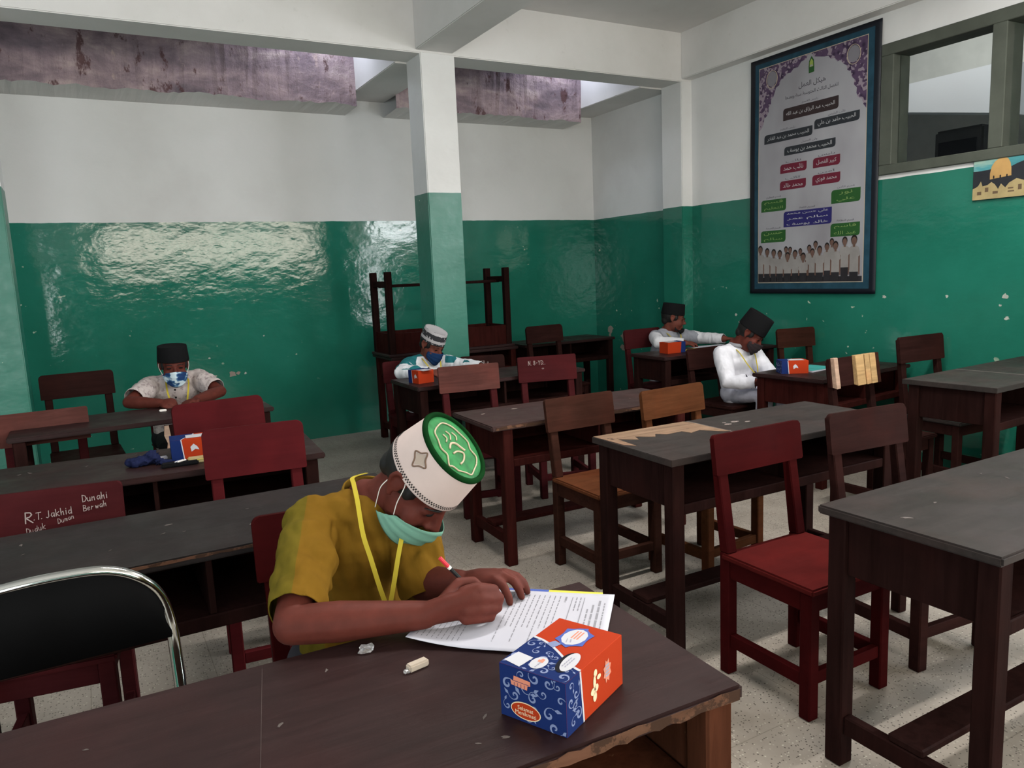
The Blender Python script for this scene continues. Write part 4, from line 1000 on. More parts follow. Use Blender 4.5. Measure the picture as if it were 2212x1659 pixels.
# right back: grey shirt with white sleeves, spectacles, mask under the chin
GREYW = NT('grey_shirt_white_sleeves', .85, .2); _p = GREYW.pos()
_x = GREYW.sep(_p, 0); _zs = GREYW.sep(_p, 2)
_d = GREYW.math('ABSOLUTE', GREYW.math('SUBTRACT', _x, 4.25))
_sl = GREYW.math('MAXIMUM', GREYW.math('GREATER_THAN', _d, .175), GREYW.math('LESS_THAN', GREYW.sep(_p, 1), 4.72))
GREYW.col(GREYW.mix(_sl, (.27, .28, .32), (.62, .62, .66))); GREYW.bump(GREYW.noise(GREYW.map(_p, (1, 1, .5)), 20, 3, .5, .8), .35, .02); GREYW = GREYW.m
t, H, FR, BV, ME = person('boy with spectacles and a black cap, mask pulled under his chin, beside the right pillar', (4.25, 4.95, 0), ((4.265, 4.85, .955), (50, 8, 0)), (4.245, 4.90, .855),
    [(4.115, 4.90, .81), (4.375, 4.87, .80)], [(3.99, 4.72, .785), (4.47, 4.72, .78)], [(4.13, 4.56, .775), (4.50, 4.50, .785)],
    ((((.95, -.3, 0), (0, .2, -1), 1), dict(curl=(20, 40, 30), sc=.95)), (((.5, -.8, 0), (0, 0, -1), -1), dict(curl=(10, 25, 20), sc=.95))), (4.25, 4.95, .50),
    [(4.17, 4.66, .49), (4.32, 4.66, .49)], [(4.17, 4.68, .08), (4.32, 4.68, .08)], SKIN_M, GREYW, flat('black_trousers_3', (.012, .013, .016), .85, .2), sr=(.058, .056, .05), lips=True)
hair_piece(t, H, FR); eyes(t, H, FR); peci(t, H, FR, .088)
mask_mesh('face_mask', t, flat('black_mask_cloth', (.01, .01, .012), .85, .2), H, FR, top=-.085, bot=-.125, bulge=-.002, half=1.0, th=.003, side=.06)
FRM = flat('spectacle_frame', (.02, .015, .015), .3, .5)
for s in (-1, 1):
    ring = [H + FR @ Vector((s * .030 + .021 * math.cos(q), .096 - .004 * abs(math.cos(q)), -.002 + .016 * math.sin(q))) for q in [2 * math.pi * j / 20 for j in range(20)]]
    sp = link('spectacle_rim', tube_mesh(ring, .0014, 6, closed=True), FRM, t, smooth=True)
    link('spectacle_temple', tube_mesh([H + FR @ Vector(q) for q in ((s * .051, .094, .002), (s * .072, .05, .006), (s * .076, -.005, .008))], .0013, 6), FRM, t, smooth=True)
link('spectacle_bridge', tube_mesh([H + FR @ Vector(q) for q in ((-.009, .096, 0), (0, .099, .003), (.009, .096, 0))], .0013, 6), FRM, t, smooth=True)
ribbon_pair(t, (4.245, 4.89, .86), ([(-.05, .02, .0), (-.055, -.06, -.03), (-.035, -.105, -.08), (-.02, -.12, -.13)], [(.05, .0, 0), (.06, -.075, -.03), (.04, -.11, -.08), (.01, -.12, -.13)]))
rebase(t)
# right: white shirt, bowed head, black cap
t, H, FR, BV, ME = person('boy in a white shirt with a tall black cap and bowed head', (3.95, 3.80, 0), ((3.935, 3.70, .905), (28, 34, 6)), (3.90, 3.79, .83),
    [(3.775, 3.80, .775), (4.02, 3.76, .765)], [(3.735, 3.70, .60), (4.08, 3.64, .60)], [(3.83, 3.54, .60), (3.96, 3.51, .60)],
    ((((.9, -.4, -.1), (.1, .3, -1), 1), dict(curl=(30, 40, 30), sc=.95)), (((-.7, -.5, 0), (.1, .3, -1), -1), dict(curl=(30, 40, 30), sc=.95))), (3.955, 3.80, .50),
    [(3.86, 3.50, .505), (4.00, 3.46, .505)], [(3.86, 3.53, .08), (4.01, 3.50, .08)], SKIN_D, cloth('white_shirt', (.64, .64, .70), .4, fold=.6), cloth('grey_white_trousers', (.42, .42, .50), .4, fold=.8), sr=(.062, .062, .056))
hair_piece(t, H, FR); eyes(t, H, FR); peci(t, H, FR, .118, r0=(.088, .10))
mask_mesh('face_mask', t, flat('dark_printed_mask', (.02, .014, .016), .85, .2), H, FR, top=-.02, bot=-.115, bulge=.016, half=.9, th=.002)
ribbon_pair(t, (3.90, 3.78, .83), ([(-.05, .02, .0), (-.05, -.06, -.04), (-.01, -.105, -.13), (.04, -.13, -.20)], [(.05, .0, 0), (.075, -.075, -.05), (.07, -.11, -.13), (.06, -.13, -.20)]))
col_c = Vector((3.905, 3.775, .835)); ring = [col_c + Vector((.055 * math.cos(q), .052 * math.sin(q), .008 * math.sin(q))) for q in [2 * math.pi * j / 24 for j in range(24)]]
link('collar', tube_mesh(ring, .014, 8, closed=True), flat('grey_collar', (.25, .25, .28), .8, .2), t, smooth=True)
for dx, dz in ((0, 0), (.018, -.006)): link('sleeve_stripe', tube_mesh([(3.775 + dx, 3.585, .655 + dz), (3.79 + dx, 3.562, .605 + dz), (3.80 + dx, 3.575, .56 + dz)], .003, 6), VELVET, t)
rebase(t)
# ------------------------------------------------------------------ things on the foreground desk
def quad_strips(name, parent, mat, pos, quads):
    """flat print: quads in (u,v) mapped through pos(u,v)"""
    bm = bmesh.new()
    for q in quads: bm.faces.new([bm.verts.new(pos(*p)) for p in q])
    return link(name, bm_mesh(bm, name), mat, parent)
PAPER = flat('white_paper', (.46, .46, .52), .8, .2, .02); INK = flat('grey_print', (.25, .25, .28), .8)
pa, pbv = Vector((.745, -.667, 0)).normalized(), Vector((.667, .745, 0)).normalized(); pr0 = Vector((.86, 1.161, .7425)) - pa * .35 - pbv * .25
sheet = thing('exam_sheet', 'white printed exam sheet under the hands of the boy in yellow', 'paper', tuple(pr0))
def sheet_pos(a, b, off=0):   # a 0..0.35 along, b 0..0.25 across
    z = .0025 + .012 * max(0, 1 - a / .10) ** 2 * max(0, 1 - b / .12) + .006 * max(0, (b / .25 - .75)) * max(0, a / .35 - .3)
    z += .0025 * math.sin(a * 22 + 1) * max(0, 1 - b / .08) + .001 * math.sin(a * 12 + b * 9)
    return pa * a + pbv * b + Vector((0, 0, max(.0025, z) + off))
bm = bmesh.new(); na, nb = 28, 20
G = [[bm.verts.new(sheet_pos(.35 * i / na, .25 * j / nb)) for j in range(nb + 1)] for i in range(na + 1)]
for i in range(na):
    for j in range(nb): bm.faces.new((G[i][j], G[i + 1][j], G[i + 1][j + 1], G[i][j + 1]))
o = link('sheet', bm_mesh(bm, 'sheet'), PAPER, sheet, smooth=True); q = o.modifiers.new('thick', 'SOLIDIFY'); q.thickness = .0003
random.seed(4); qs = []
def text_line(a, h, b0, b1, wd=(.006, .02)):
    b = b1
    while b > b0:
        l = random.uniform(*wd); qs.append(((a, b), (a, max(b0, b - l)), (a + h, max(b0, b - l)), (a + h, b))); b -= l + .0035
text_line(.333, .0025, .04, .21); text_line(.322, .0045, .03, .22, (.02, .05)); text_line(.311, .0038, .05, .20, (.02, .04)); text_line(.302, .003, .07, .18)
qs += [((.292, .02), (.292, .23), (.2935, .23), (.2935, .02)), ((.268, .02), (.268, .23), (.2695, .23), (.2695, .02))]
for k in range(2): text_line(.284 - .008 * k, .0025, .17, .23)
text_line(.254, .004, .205, .23)
for k in range(10): text_line(.243 - .0105 * k, .0020, .09 if k % 3 else .03, .232)
for k in range(3): text_line(.13 - .0105 * k, .0020, .12, .225)
for k in range(9): text_line(.088 - .0095 * k, .0015, .02, .13)
quad_strips('printed_text', sheet, INK, lambda a, b: sheet_pos(a, b, .0006), qs)
NOTE_Y = flat('yellow_book_cover', (.62, .55, .06), .6, .3, .05); NOTE_B = flat('blue_book_cover', (.05, .09, .35), .6, .3)
nb_o = thing('exercise_book', 'yellow and blue book peeping out from beneath the exam sheet', 'book', tuple(pr0 + pa * .16 + pbv * .10)); nb_o.rotation_euler = (0, 0, math.atan2(pa.y, pa.x))
bx('cover', nb_o, NOTE_Y, .055, .165, 0, .163, -.0023, .0015, .0004); bx('cover_spine', nb_o, NOTE_B, -.03, .0548, 0, .163, -.0023, .0015, .0004)
er = thing('eraser', 'white eraser with a torn clear wrapper on the foreground desk', 'eraser', (.421, 1.128, .74), rad(10))
bx('rubber', er, flat('white_rubber', (.44, .37, .3), .7, .3, .05), -.018, .020, -.008, .008, .0004, .0125, .0025, 2)
PLASTIC = NT('clear_plastic', .15, .5); PLASTIC.b.inputs['Transmission Weight'].default_value = .85; PLASTIC.col((.9, .9, .92)); PLASTIC = PLASTIC.m
def crumple(name, parent, c, r, seed, flat_=.45):
    random.seed(seed); bm = bmesh.new(); bmesh.ops.create_icosphere(bm, subdivisions=2, radius=1)
    for v in bm.verts: v.co = Vector(c) + Vector((v.co.x * r, v.co.y * r * .7, max(0, v.co.z + .6) * r * flat_)) * random.uniform(.6, 1.15)
    return link(name, bm_mesh(bm, name), PLASTIC, parent)
crumple('torn_wrapper', er, (-.021, -.001, .0006), .008, 2, .5)
wr_o = crumple('plastic_scrap', None, (0, 0, 0), .017, 9, .5); wr_o.location = (.367, 1.232, .7406); tag(wr_o, 'crumpled clear plastic scrap beside the forearm of the boy in yellow', 'plastic scrap')

# ------------------------------------------------------------------ snack boxes
BOX_O = flat('orange_card', (.36, .034, .009), .7, .06, .04); BOX_B = flat('blue_card', (.009, .022, .105), .7, .06, .05); BOX_W = flat('white_card', (.5, .5, .54), .6, .3)
BOX_S = flat('pale_blue_scroll', (.18, .22, .38), .5, .3); BOX_K = flat('dark_hole', (.01, .01, .015), .8, .1); BOX_G = flat('grey_lettering', (.30, .30, .38), .6, .3); BOX_P = flat('pink_lettering', (.62, .22, .14), .6, .3); BOX_C = flat('cream_drawing', (.74, .58, .38), .6, .3)
def poly(name, parent, mat, pos, pts): 
    bm = bmesh.new(); bm.faces.new([bm.verts.new(pos(*p)) for p in pts]); return link(name, bm_mesh(bm, name), mat, parent)
def ell_pts(cx, cy, rx, ry, n=28, rot=0): 
    return [(cx + rx * math.cos(a) * math.cos(rot) - ry * math.sin(a) * math.sin(rot), cy + rx * math.cos(a) * math.sin(rot) + ry * math.sin(a) * math.cos(rot)) for a in [2 * math.pi * k / n for k in range(n)]]
def scrolls(parent, pos, w, h, seed, n, clip=None):
    random.seed(seed); quads = []; done = []
    for _ in range(n * 12):
        if len(done) >= n: break
        cx, cy, r = random.uniform(.008, w - .008), random.uniform(.008, h - .008), random.uniform(.005, .0095)
        if any(math.hypot(cx - a, cy - b) < (r + c) * 1.05 for a, b, c in done): continue
        if clip and not clip(cx, cy): continue
        done.append((cx, cy, r)); s = random.choice((-1, 1)); a0 = random.uniform(0, 6.28); prev = None; N = 26
        for k in range(N + 1):
            t = k / N; rr = r * (.12 + .95 * t); a = a0 + s * t * 7.6
            if t > .8: rr += r * 2.2 * (t - .8) ; 
            p = Vector((cx + rr * math.cos(a), cy + rr * math.sin(a))); tw = r * (.10 + .34 * math.sin(math.pi * min(1, t * 1.05)) ** 1.2)
            nrm = Vector((math.cos(a), math.sin(a))); L = [p - nrm * tw / 2, p + nrm * tw / 2]
            L = [Vector((min(max(v.x, .001), w - .001), min(max(v.y, .001), h - .001))) for v in L]
            if prev: quads.append((prev[0], prev[1], L[1], L[0]))
            prev = L
        a = a0 + s * 7.6; b = Vector((cx, cy)) + Vector((math.cos(a), math.sin(a))) * r * 1.5
        d = Vector((math.cos(a + s * .9), math.sin(a + s * .9))); nn = Vector((-d.y, d.x))
        leaf = [b, b + d * r * .6 + nn * r * .35, b + d * r * 1.5, b + d * r * .6 - nn * r * .35]
        quads.append([Vector((min(max(v.x, .001), w - .001), min(max(v.y, .001), h - .001))) for v in leaf])
    quad_strips('scroll_print', parent, BOX_S, pos, [[tuple(v) for v in q] for q in quads])
def text_mesh(body, size, font_res=3):
    c = bpy.data.curves.new('t', 'FONT'); c.body = body; c.size = size; c.resolution_u = font_res; c.align_x = 'CENTER'; c.align_y = 'CENTER'
    o = bpy.data.objects.new('t', c); COL.objects.link(o); dg = bpy.context.evaluated_depsgraph_get(); dg.update()
    me = bpy.data.meshes.new_from_object(o.evaluated_get(dg)); bpy.data.objects.remove(o); return me
def text_on(name, parent, mat, pos, body, cx, cy, size, rot=0, maxw=None, maxh=None):
    me = text_mesh(body, size); xs = [v.co.x for v in me.vertices]; ys = [v.co.y for v in me.vertices]
    if not xs: return
    mx, my = (min(xs) + max(xs)) / 2, (min(ys) + max(ys)) / 2
    k = 1.0
    if maxw: k = min(k, maxw / (max(xs) - min(xs)))
    ky = min(k, maxh / (max(ys) - min(ys))) if maxh else k
    for v in me.vertices:
        x, y = (v.co.x - mx) * k, (v.co.y - my) * ky
        v.co = pos(cx + x * math.cos(rot) - y * math.sin(rot), cy + x * math.sin(rot) + y * math.cos(rot))
    me.materials.clear(); return link(name, me, mat, parent)
def snack_box(label, loc, yaw, L=.168, W=.115, Hh=.083, detail=True, tilt=0):
    """corner at origin; x = long side, y = blue end"""
    t = thing('snack_box', label, 'snack box', loc, rad(yaw), 'orange and blue snack boxes'); t.rotation_euler = (0, rad(tilt), rad(yaw))
    e = .0002; fl_ = lambda u, v: Vector((-e, u, v)); fr = lambda u, v: Vector((u, -e, v)); ft = lambda u, v: Vector((u, v, Hh + e)); bk = lambda u, v: Vector((u, W + e, v))
    bx('carton', t, BOX_O, 0, L, 0, W, 0.0005, Hh, .0005)
    poly('blue_end', t, BOX_B, fl_, [(0, .001), (W, .001), (W, Hh), (0, Hh)])
    poly('blue_side_strip', t, BOX_B, fr, [(0, .001), (.046, .001), (.039, Hh), (0, Hh)])
    poly('blue_side_strip', t, BOX_B, bk, [(0, .001), (.046, .001), (.039, Hh), (0, Hh)])
    poly('white_edge_line', t, BOX_W, lambda u, v: fr(u, v) + Vector((0, -e, 0)), [(.0445, .001), (.0485, .001), (.0415, Hh - .0005), (.0375, Hh - .0005)])
    arc = [(.040 + .034 * (1 - (y / W - .0) ** 1.0) * 0 + .052 * math.sin(math.pi * min(1, y / W * .5)) ** 1.5, y) for y in [W * k / 14 for k in range(15)]]
    poly('blue_top', t, BOX_B, ft, [(0, 0)] + [(x, y) for x, y in arc] + [(0, W)])
    quad_strips('white_edge_line', t, BOX_W, lambda u, v: ft(u, v) + Vector((0, 0, e)), [((arc[i][0] - .002, arc[i][1]), (arc[i][0] + .003, arc[i][1]), (arc[i + 1][0] + .003, min(arc[i + 1][1], W - .001)), (arc[i + 1][0] - .002, min(arc[i + 1][1], W - .001))) for i in range(14)])
    up = lambda f, k=2: (lambda u, v: f(u, v) + (f(0, 0) - Vector((0, 0, 0))).normalized() * 0 + {fl_: Vector((-e * k, 0, 0)), fr: Vector((0, -e * k, 0)), ft: Vector((0, 0, e * k))}[f])
    if detail:
        inside = lambda u, v: u < arc[min(14, int(v / W * 14))][0] - .008
        scrolls(t, up(fl_), W, Hh, 5, 16); scrolls(t, up(fr), .041, Hh, 8, 6); scrolls(t, up(ft), .09, W, 11, 14, inside)
        # oval finger hole with a white insert, round seal, blank label on the top
        poly('finger_hole', t, BOX_K, up(ft, 3), ell_pts(.050, .028, .030, .0135, rot=.12)); poly('insert_card', t, BOX_W, up(ft, 4), ell_pts(.053, .0245, .028, .0115, rot=.12))
        for k in range(2): quad_strips('insert_lettering', t, BOX_G, up(ft, 5), [((.036 + .006 * i, .0225 + .005 * k), (.041 + .006 * i, .0232 + .005 * k), (.041 + .006 * i, .0252 + .005 * k), (.036 + .006 * i, .0245 + .005 * k)) for i in range(5)])
        poly('round_seal', t, BOX_W, up(ft, 3), ell_pts(.028, .063, .0175, .0125)); poly('seal_mark', t, BOX_P, up(ft, 4), [(.030, .058), (.040, .059), (.041, .064), (.036, .065), (.036, .068), (.030, .067)])
        quad_strips('seal_lettering', t, BOX_G, up(ft, 4), [((.014 + .004 * i, .060 + .001 * (i % 2)), (.017 + .004 * i, .060), (.017 + .004 * i, .0625), (.014 + .004 * i, .0625)) for i in range(4)])
        poly('blank_label', t, BOX_W, up(ft, 3), [(.004, .082), (.036, .078), (.040, .108), (.010, .113)])
        # crest with ribbon on the orange top
        cr = ell_pts(.122, .058, .027, .019, 12)
        poly('crest_shadow', t, NOTE_B, up(ft, 3), [(x + (.003 if i % 3 == 0 else -.001) * (1 if x > .122 else -1), y + (.005 if i % 3 == 0 else 0) * (1 if y > .058 else -1)) for i, (x, y) in enumerate(ell_pts(.122, .058, .032, .023, 18))])
        poly('crest', t, BOX_W, up(ft, 4), cr); quad_strips('crest_lettering', t, BOX_P, up(ft, 5), [((.116, .050 + .005 * k), (.142, .051 + .005 * k), (.142, .0535 + .005 * k), (.116, .0525 + .005 * k)) for k in range(3)])
        quad_strips('crest_drawing', t, BOX_G, up(ft, 5), [((.100, .060), (.112, .064), (.113, .066), (.101, .062)), ((.104, .054), (.113, .058), (.112, .060), (.103, .056))])
        poly('ribbon_print', t, BOX_S, up(ft, 3), [(.076, .070), (.093, .064), (.097, .078), (.083, .086)])
        # blue end: pink lettering and the orange oval
        poly('pink_lettering', t, BOX_P, up(fl_, 3), [(.060, .068), (.089, .070), (.090, .063), (.095, .062), (.094, .055), (.066, .053), (.065, .060), (.060, .061)])
        quad_strips('lettering_gap', t, BOX_B, up(fl_, 4), [((.062, .0615), (.092, .0620), (.092, .0628), (.062, .0622))] + [((.064 + .006 * i, .054), (.0648 + .006 * i, .054), (.0648 + .006 * i, .060), (.064 + .006 * i, .060)) for i in range(5)])
        poly('oval_edge', t, BOX_C, up(fl_, 3), ell_pts(.070, .019, .0265, .0135)); poly('orange_oval', t, BOX_O, up(fl_, 4), ell_pts(.070, .019, .025, .012))
        mir = lambda u, v: up(fl_, 5)(W - u, v)
        text_on('oval_lettering', t, BOX_C, mir, 'Selamat', W - .070, .0225, .009, maxw=.030); text_on('oval_lettering', t, BOX_C, mir, 'Menikmati', W - .070, .0150, .009, maxw=.038)
        # bone drawing and star on the orange side
        for cx, cy, rx, ry in ((.082, .060, .005, .006), (.092, .050, .006, .004), (.079, .046, .004, .012), (.075, .034, .008, .006), (.084, .036, .006, .006), (.079, .024, .0055, .008)): poly('bone_drawing', t, BOX_C, up(fr, 3), ell_pts(cx, cy, rx, ry, 14))
        poly('bone_smile', t, BOX_K, up(fr, 4), [(.075, .034), (.079, .037), (.083, .034), (.079, .0355)])
        st = [(.118 + (.013 if i % 2 else .009) * math.cos(i * math.pi / 8), .047 + (.020 if i % 2 else .014) * math.sin(i * math.pi / 8)) for i in range(16)]
        poly('star_badge', t, BOX_P, up(fr, 3), st); quad_strips('star_lettering', t, BOX_G, up(fr, 4), [((.112, .038 + .0055 * k), (.124, .038 + .0055 * k), (.124, .0415 + .0055 * k), (.112, .0415 + .0055 * k)) for k in range(4)])
    else:
        scrolls(t, up(fl_), W, Hh, 5, 10); poly('bone_drawing', t, BOX_W, up(fr, 3), [(.075, .03), (.09, .04), (.105, .035), (.098, .05), (.085, .062), (.072, .05)])
        poly('blank_label', t, BOX_W, up(ft, 3), [(.06, .02), (.15, .02), (.15, .09), (.06, .09)])
    return t
yw = 25; F0 = Vector((.525, .828, .74))
snack_box('large orange and blue snack box at the front of the foreground desk', tuple(F0), yw)
snack_box('orange and blue snack box behind the crimson chair on the left desk', (.238, 3.262, .70), -3, detail=False)
b2 = snack_box('orange snack box in front of the boy with the patterned cap', (1.761, 4.53, .72), -80, L=.12, W=.115, detail=False)
snack_box('orange snack box in front of the boy with spectacles', (3.92, 4.42, .74), 178, L=.168, W=.10, detail=False)
snack_box('crushed-looking orange and blue snack box beside the bowed boy in white', (3.80, 3.31, .68), -32, detail=False)

# ------------------------------------------------------------------ smaller things on the other desks
def lump(name, label, cat, loc, pts, mat, voxel=.004):
    b = Blob()
    for c, r in pts: b.ell(c, r)
    me = b.mesh(voxel, 2)
    from mathutils import noise as nz
    for v in me.vertices: v.co += v.normal * (.012 * nz.noise(v.co * 38) + .006 * nz.noise(v.co * 90)); v.co.z = max(v.co.z, .0006)
    o = link(name, me, mat, None, loc, smooth=True); tag(o, label, cat); return o
NAVY = cloth('navy_cloth', (.012, .016, .05), .4, fold=.8)
lump('pencil_pouch', 'crumpled navy cloth pouch on the left desk', 'pouch', (.13, 3.27, .70), [((0, 0, .018), (.05, .04, .02)), ((.04, -.005, .026), (.026, .03, .028)), ((-.03, .01, .016), (.03, .035, .016)), ((.075, -.03, .01), (.035, .022, .010)), ((.02, .03, .02), (.03, .02, .02))], NAVY)
pc = thing('pencil_case', 'black pencil case with pens in front of the snack box on the left desk', 'pencil case', (.25, 3.165, .70), rad(-4))
bx('case', pc, VELVET, -.06, .075, -.022, .022, .0004, .016, .005, 2); link('pen', tube_mesh([(-.01, -.012, .019), (.02, .012, .019)], .003, 8), PAPER, pc); link('pen', tube_mesh([(0, -.016, .019), (.03, .008, .019)], .003, 8), STRING, pc)
gp = thing('pencil_tin', 'yellowish ruler box on the left desk beside the crimson chair', 'box', (.335, 3.19, .70), rad(-4)); bx('tin', gp, flat('gold_tin', (.42, .34, .16), .4, .5, .1), -.045, .07, -.028, .02, .0004, .02, .003, 2); bx('lid_rim', gp, NOTE_Y, -.046, .071, -.029, .021, .013, .0155, .001)
o = bx('paper_scrap', None, PAPER, -.022, .022, -.014, .014, 0, .012, .003, 2); o.location = (.205, 3.33, .7065); tag(o, 'white scrap beside the navy pouch on the left desk', 'paper')
o = bx('eraser', None, STRING, -.018, .018, -.009, .009, 0, .011, .003, 2); o.location = (.302, 4.38, .7460); tag(o, 'small white eraser in front of the boy in grey batik', 'eraser')
o = bx('folded_paper', None, PAPER, -.05, .05, -.03, .03, 0, .004, .001); o.location = (.60, 4.52, .7425); o.rotation_euler = (0, 0, .2); tag(o, 'folded paper at the right of the boy in grey batik', 'paper')
bk_ = thing('open_book', 'open book with a turquoise cover on the desk of the bowed boy', 'book', (4.10, 3.33, .68), rad(8))
for s in (-1, 1):
    hexa('page_block', bk_, PAPER, [(0, -.09, .0006), (s * .13, -.09, .0006), (s * .13, .09, .0006), (0, .09, .0006)][::s], [(0, -.09, .006), (s * .13, -.09, .010), (s * .13, .09, .010), (0, .09, .006)][::s], 0)
    hexa('turquoise_page', bk_, flat('turquoise_page', (.05, .33, .31), .6, .3), [(s * .004, -.086, .0068), (s * .128, -.086, .0104), (s * .128, .086, .0104), (s * .004, .086, .0068)][::s], [(s * .004, -.086, .0074), (s * .128, -.086, .011), (s * .128, .086, .011), (s * .004, .086, .0074)][::s], 0)
o = bx('exam_sheet', None, PAPER, -.16, .16, -.10, .10, 0, .002, 0); o.location = (4.30, 4.44, .7415); o.rotation_euler = (0, 0, -.15); tag(o, 'white exam sheet under the hand of the boy with spectacles', 'paper')
o = bx('exercise_book', None, NOTE_Y, -.10, .10, -.06, .06, 0, .004, .001); o.location = (4.05, 4.37, .7425); o.rotation_euler = (0, 0, .1); tag(o, 'yellow book in front of the boy with spectacles', 'book')
lump('school_bag', 'dark bag lying on the desk behind the bowed boy', 'bag', (4.625, 4.35, .74), [((0, 0, .04), (.12, .09, .04)), ((.06, .02, .045), (.06, .07, .04)), ((-.08, 0, .03), (.07, .07, .03))], flat('dark_bag', (.012, .014, .014), .8, .2), .008)
o = lump('tissue', 'crumpled white tissue on the seat behind the peeled-patch desk', 'tissue', (2.62, 2.62, .43), [((0, 0, .02), (.03, .025, .02)), ((.02, .01, .03), (.02, .02, .02))], PAPER)

# ------------------------------------------------------------------ black folding chair with a chrome frame
CHROME = flat('chrome', (.62, .62, .60), .12, .5, 0, 1.0); VINYL = flat('black_vinyl', (.004, .004, .0045), .7, .05, .1)
fc = thing('folding_chair', 'black vinyl folding chair with a chrome tube frame at the left edge', 'chair', (-.16, 1.72, 0))
X = lambda x: x + .16
back = [(X(-.41), -.05, .43), (X(-.41), .0, .62), (X(-.405), .01, .70), (X(-.375), .012, .775), (X(-.31), .004, .806), (X(-.20), .0, .822), (X(-.10), .0, .825), (X(-.02), .0, .817), (X(.035), .004, .787), (X(.072), .012, .738), (X(.087), .01, .68), (X(.091), .0, .60), (X(.093), -.05, .43)]
link('back_frame', tube_mesh(catmull(back, 6), .0128, 12), CHROME, fc, smooth=True)
# curved black backrest
bm = bmesh.new(); top_l = catmull(back[2:11], 5); n = len(top_l); A_, B_ = [], []
for i, p in enumerate(top_l):
    u = (p.x - X(-.405)) / (X(.087) - X(-.405)); cyv = .035 * math.sin(math.pi * max(0, min(1, u)))
    for lst, y0 in ((A_, -.012), (B_, .004)):
        zb = .645 + .004 * u; lst.append((bm.verts.new((p.x, p.y + y0 + cyv * .0, p.z - .004)), bm.verts.new((p.x, p.y + y0 + cyv * .35, (p.z + zb) / 2)), bm.verts.new((p.x, y0, min(zb, p.z - .006)))))
for i in range(n - 1):
    for k in range(2): bm.faces.new((A_[i][k], A_[i + 1][k], A_[i + 1][k + 1], A_[i][k + 1])); bm.faces.new((B_[i][k], B_[i][k + 1], B_[i + 1][k + 1], B_[i + 1][k]))
    bm.faces.new((A_[i][0], B_[i][0], B_[i + 1][0], A_[i + 1][0])); bm.faces.new((A_[i][2], A_[i + 1][2], B_[i + 1][2], B_[i][2]))
link('backrest', bm_mesh(bm, 'backrest'), VINYL, fc, smooth=True)
bx('seat', fc, VINYL, X(-.385), X(.068), -.42, -.04, .415, .45, .014, 3)
for x in (-.412, .094):
    link('leg', tube_mesh([(X(x), -.05, .43), (X(x), -.40, .011)], .0105, 10), CHROME, fc, smooth=True); link('leg', tube_mesh([(X(x * .96 - .002), -.38, .42), (X(x * .96 - .002), .03, .011)], .0105, 10), CHROME, fc, smooth=True)
link('cross_bar', tube_mesh([(X(-.41), -.40, .03), (X(.094), -.40, .03)], .009, 10), CHROME, fc, smooth=True)
# ------------------------------------------------------------------ banner on the right wall
BX, BY0, BZ0, BW_, BH_ = 4.755, 4.4645, 1.139, 1.127, 1.797
ban = thing('wall_banner', 'tall banner with Arabic panels and a group photo on the right wall', 'banner', (BX, BY0, BZ0))
def bpos(u, v, off=0.0):     # u metres to the right, v metres up
    wav = .006 * math.sin(u * 5.2 + 1) * math.sin(v * 2.1 + .4) + .0015 * math.sin(u * 9 + v * 3)
    return Vector((-(.008 + wav * (v / BH_ if v < 1 else 1 - .5 * (v - 1)) + off), -u, v))
def sheet_grid(name, mat, u0, u1, v0, v1, off, du=.028):
    nu, nv = max(1, int((u1 - u0) / du)), max(1, int((v1 - v0) / du)); bm = bmesh.new()
    Gq = [[bm.verts.new(bpos(u0 + (u1 - u0) * i / nu, v0 + (v1 - v0) * j / nv, off)) for j in range(nv + 1)] for i in range(nu + 1)]
    for i in range(nu):
        for j in range(nv): bm.faces.new((Gq[i][j], Gq[i + 1][j], Gq[i + 1][j + 1], Gq[i][j + 1]))
    return link(name, bm_mesh(bm, name), mat, ban, smooth=True)
def bpoly(name, mat, pts, off, sub=.04):
    """polygon on the banner, triangulated and refined so that it follows the cloth"""
    bm = bmesh.new(); f = bm.faces.new([bm.verts.new((x, y, 0)) for x, y in pts])
    bmesh.ops.triangulate(bm, faces=[f])
    for _ in range(3):
        es = [e for e in bm.edges if e.calc_length() > sub * 1.6]
        if es: bmesh.ops.subdivide_edges(bm, edges=es, cuts=1, use_grid_fill=False); bmesh.ops.triangulate(bm, faces=[q for q in bm.faces if len(q.verts) > 3])
    for v in bm.verts: v.co = bpos(v.co.x, v.co.y, off)
    return link(name, bm_mesh(bm, name), mat, ban)
B_BLACK = flat('banner_black', (.006, .008, .014), .5, .3); B_TEAL = flat('banner_teal', (.018, .055, .085), .5, .12, .25)
B_WHITE = NT('banner_white', .42, .35); _n = B_WHITE.noise(B_WHITE.map(B_WHITE.pos(), (1, 1, .6)), 2.2, 3); B_WHITE.col(B_WHITE.ramp(_n, [(.3, (.25, .24, .265)), (.5, (.31, .305, .335)), (.7, (.36, .36, .39))])); B_WHITE = B_WHITE.m
back_cl = sheet_grid('cloth', B_BLACK, 0, BW_, 0, BH_, 0); q = back_cl.modifiers.new('thick', 'SOLIDIFY'); q.thickness = .004; q.offset = -1
sheet_grid('blue_border', B_TEAL, .048, BW_ - .048, .036, BH_ - .036, .0012)
B_LINE = flat('banner_cream_line', (.45, .38, .28), .5, .3)
sheet_grid('cream_line', B_LINE, .086, BW_ - .094, .082, BH_ - .072, .0018); sheet_grid('white_field', B_WHITE, .091, BW_ - .099, .087, BH_ - .077, .0024)
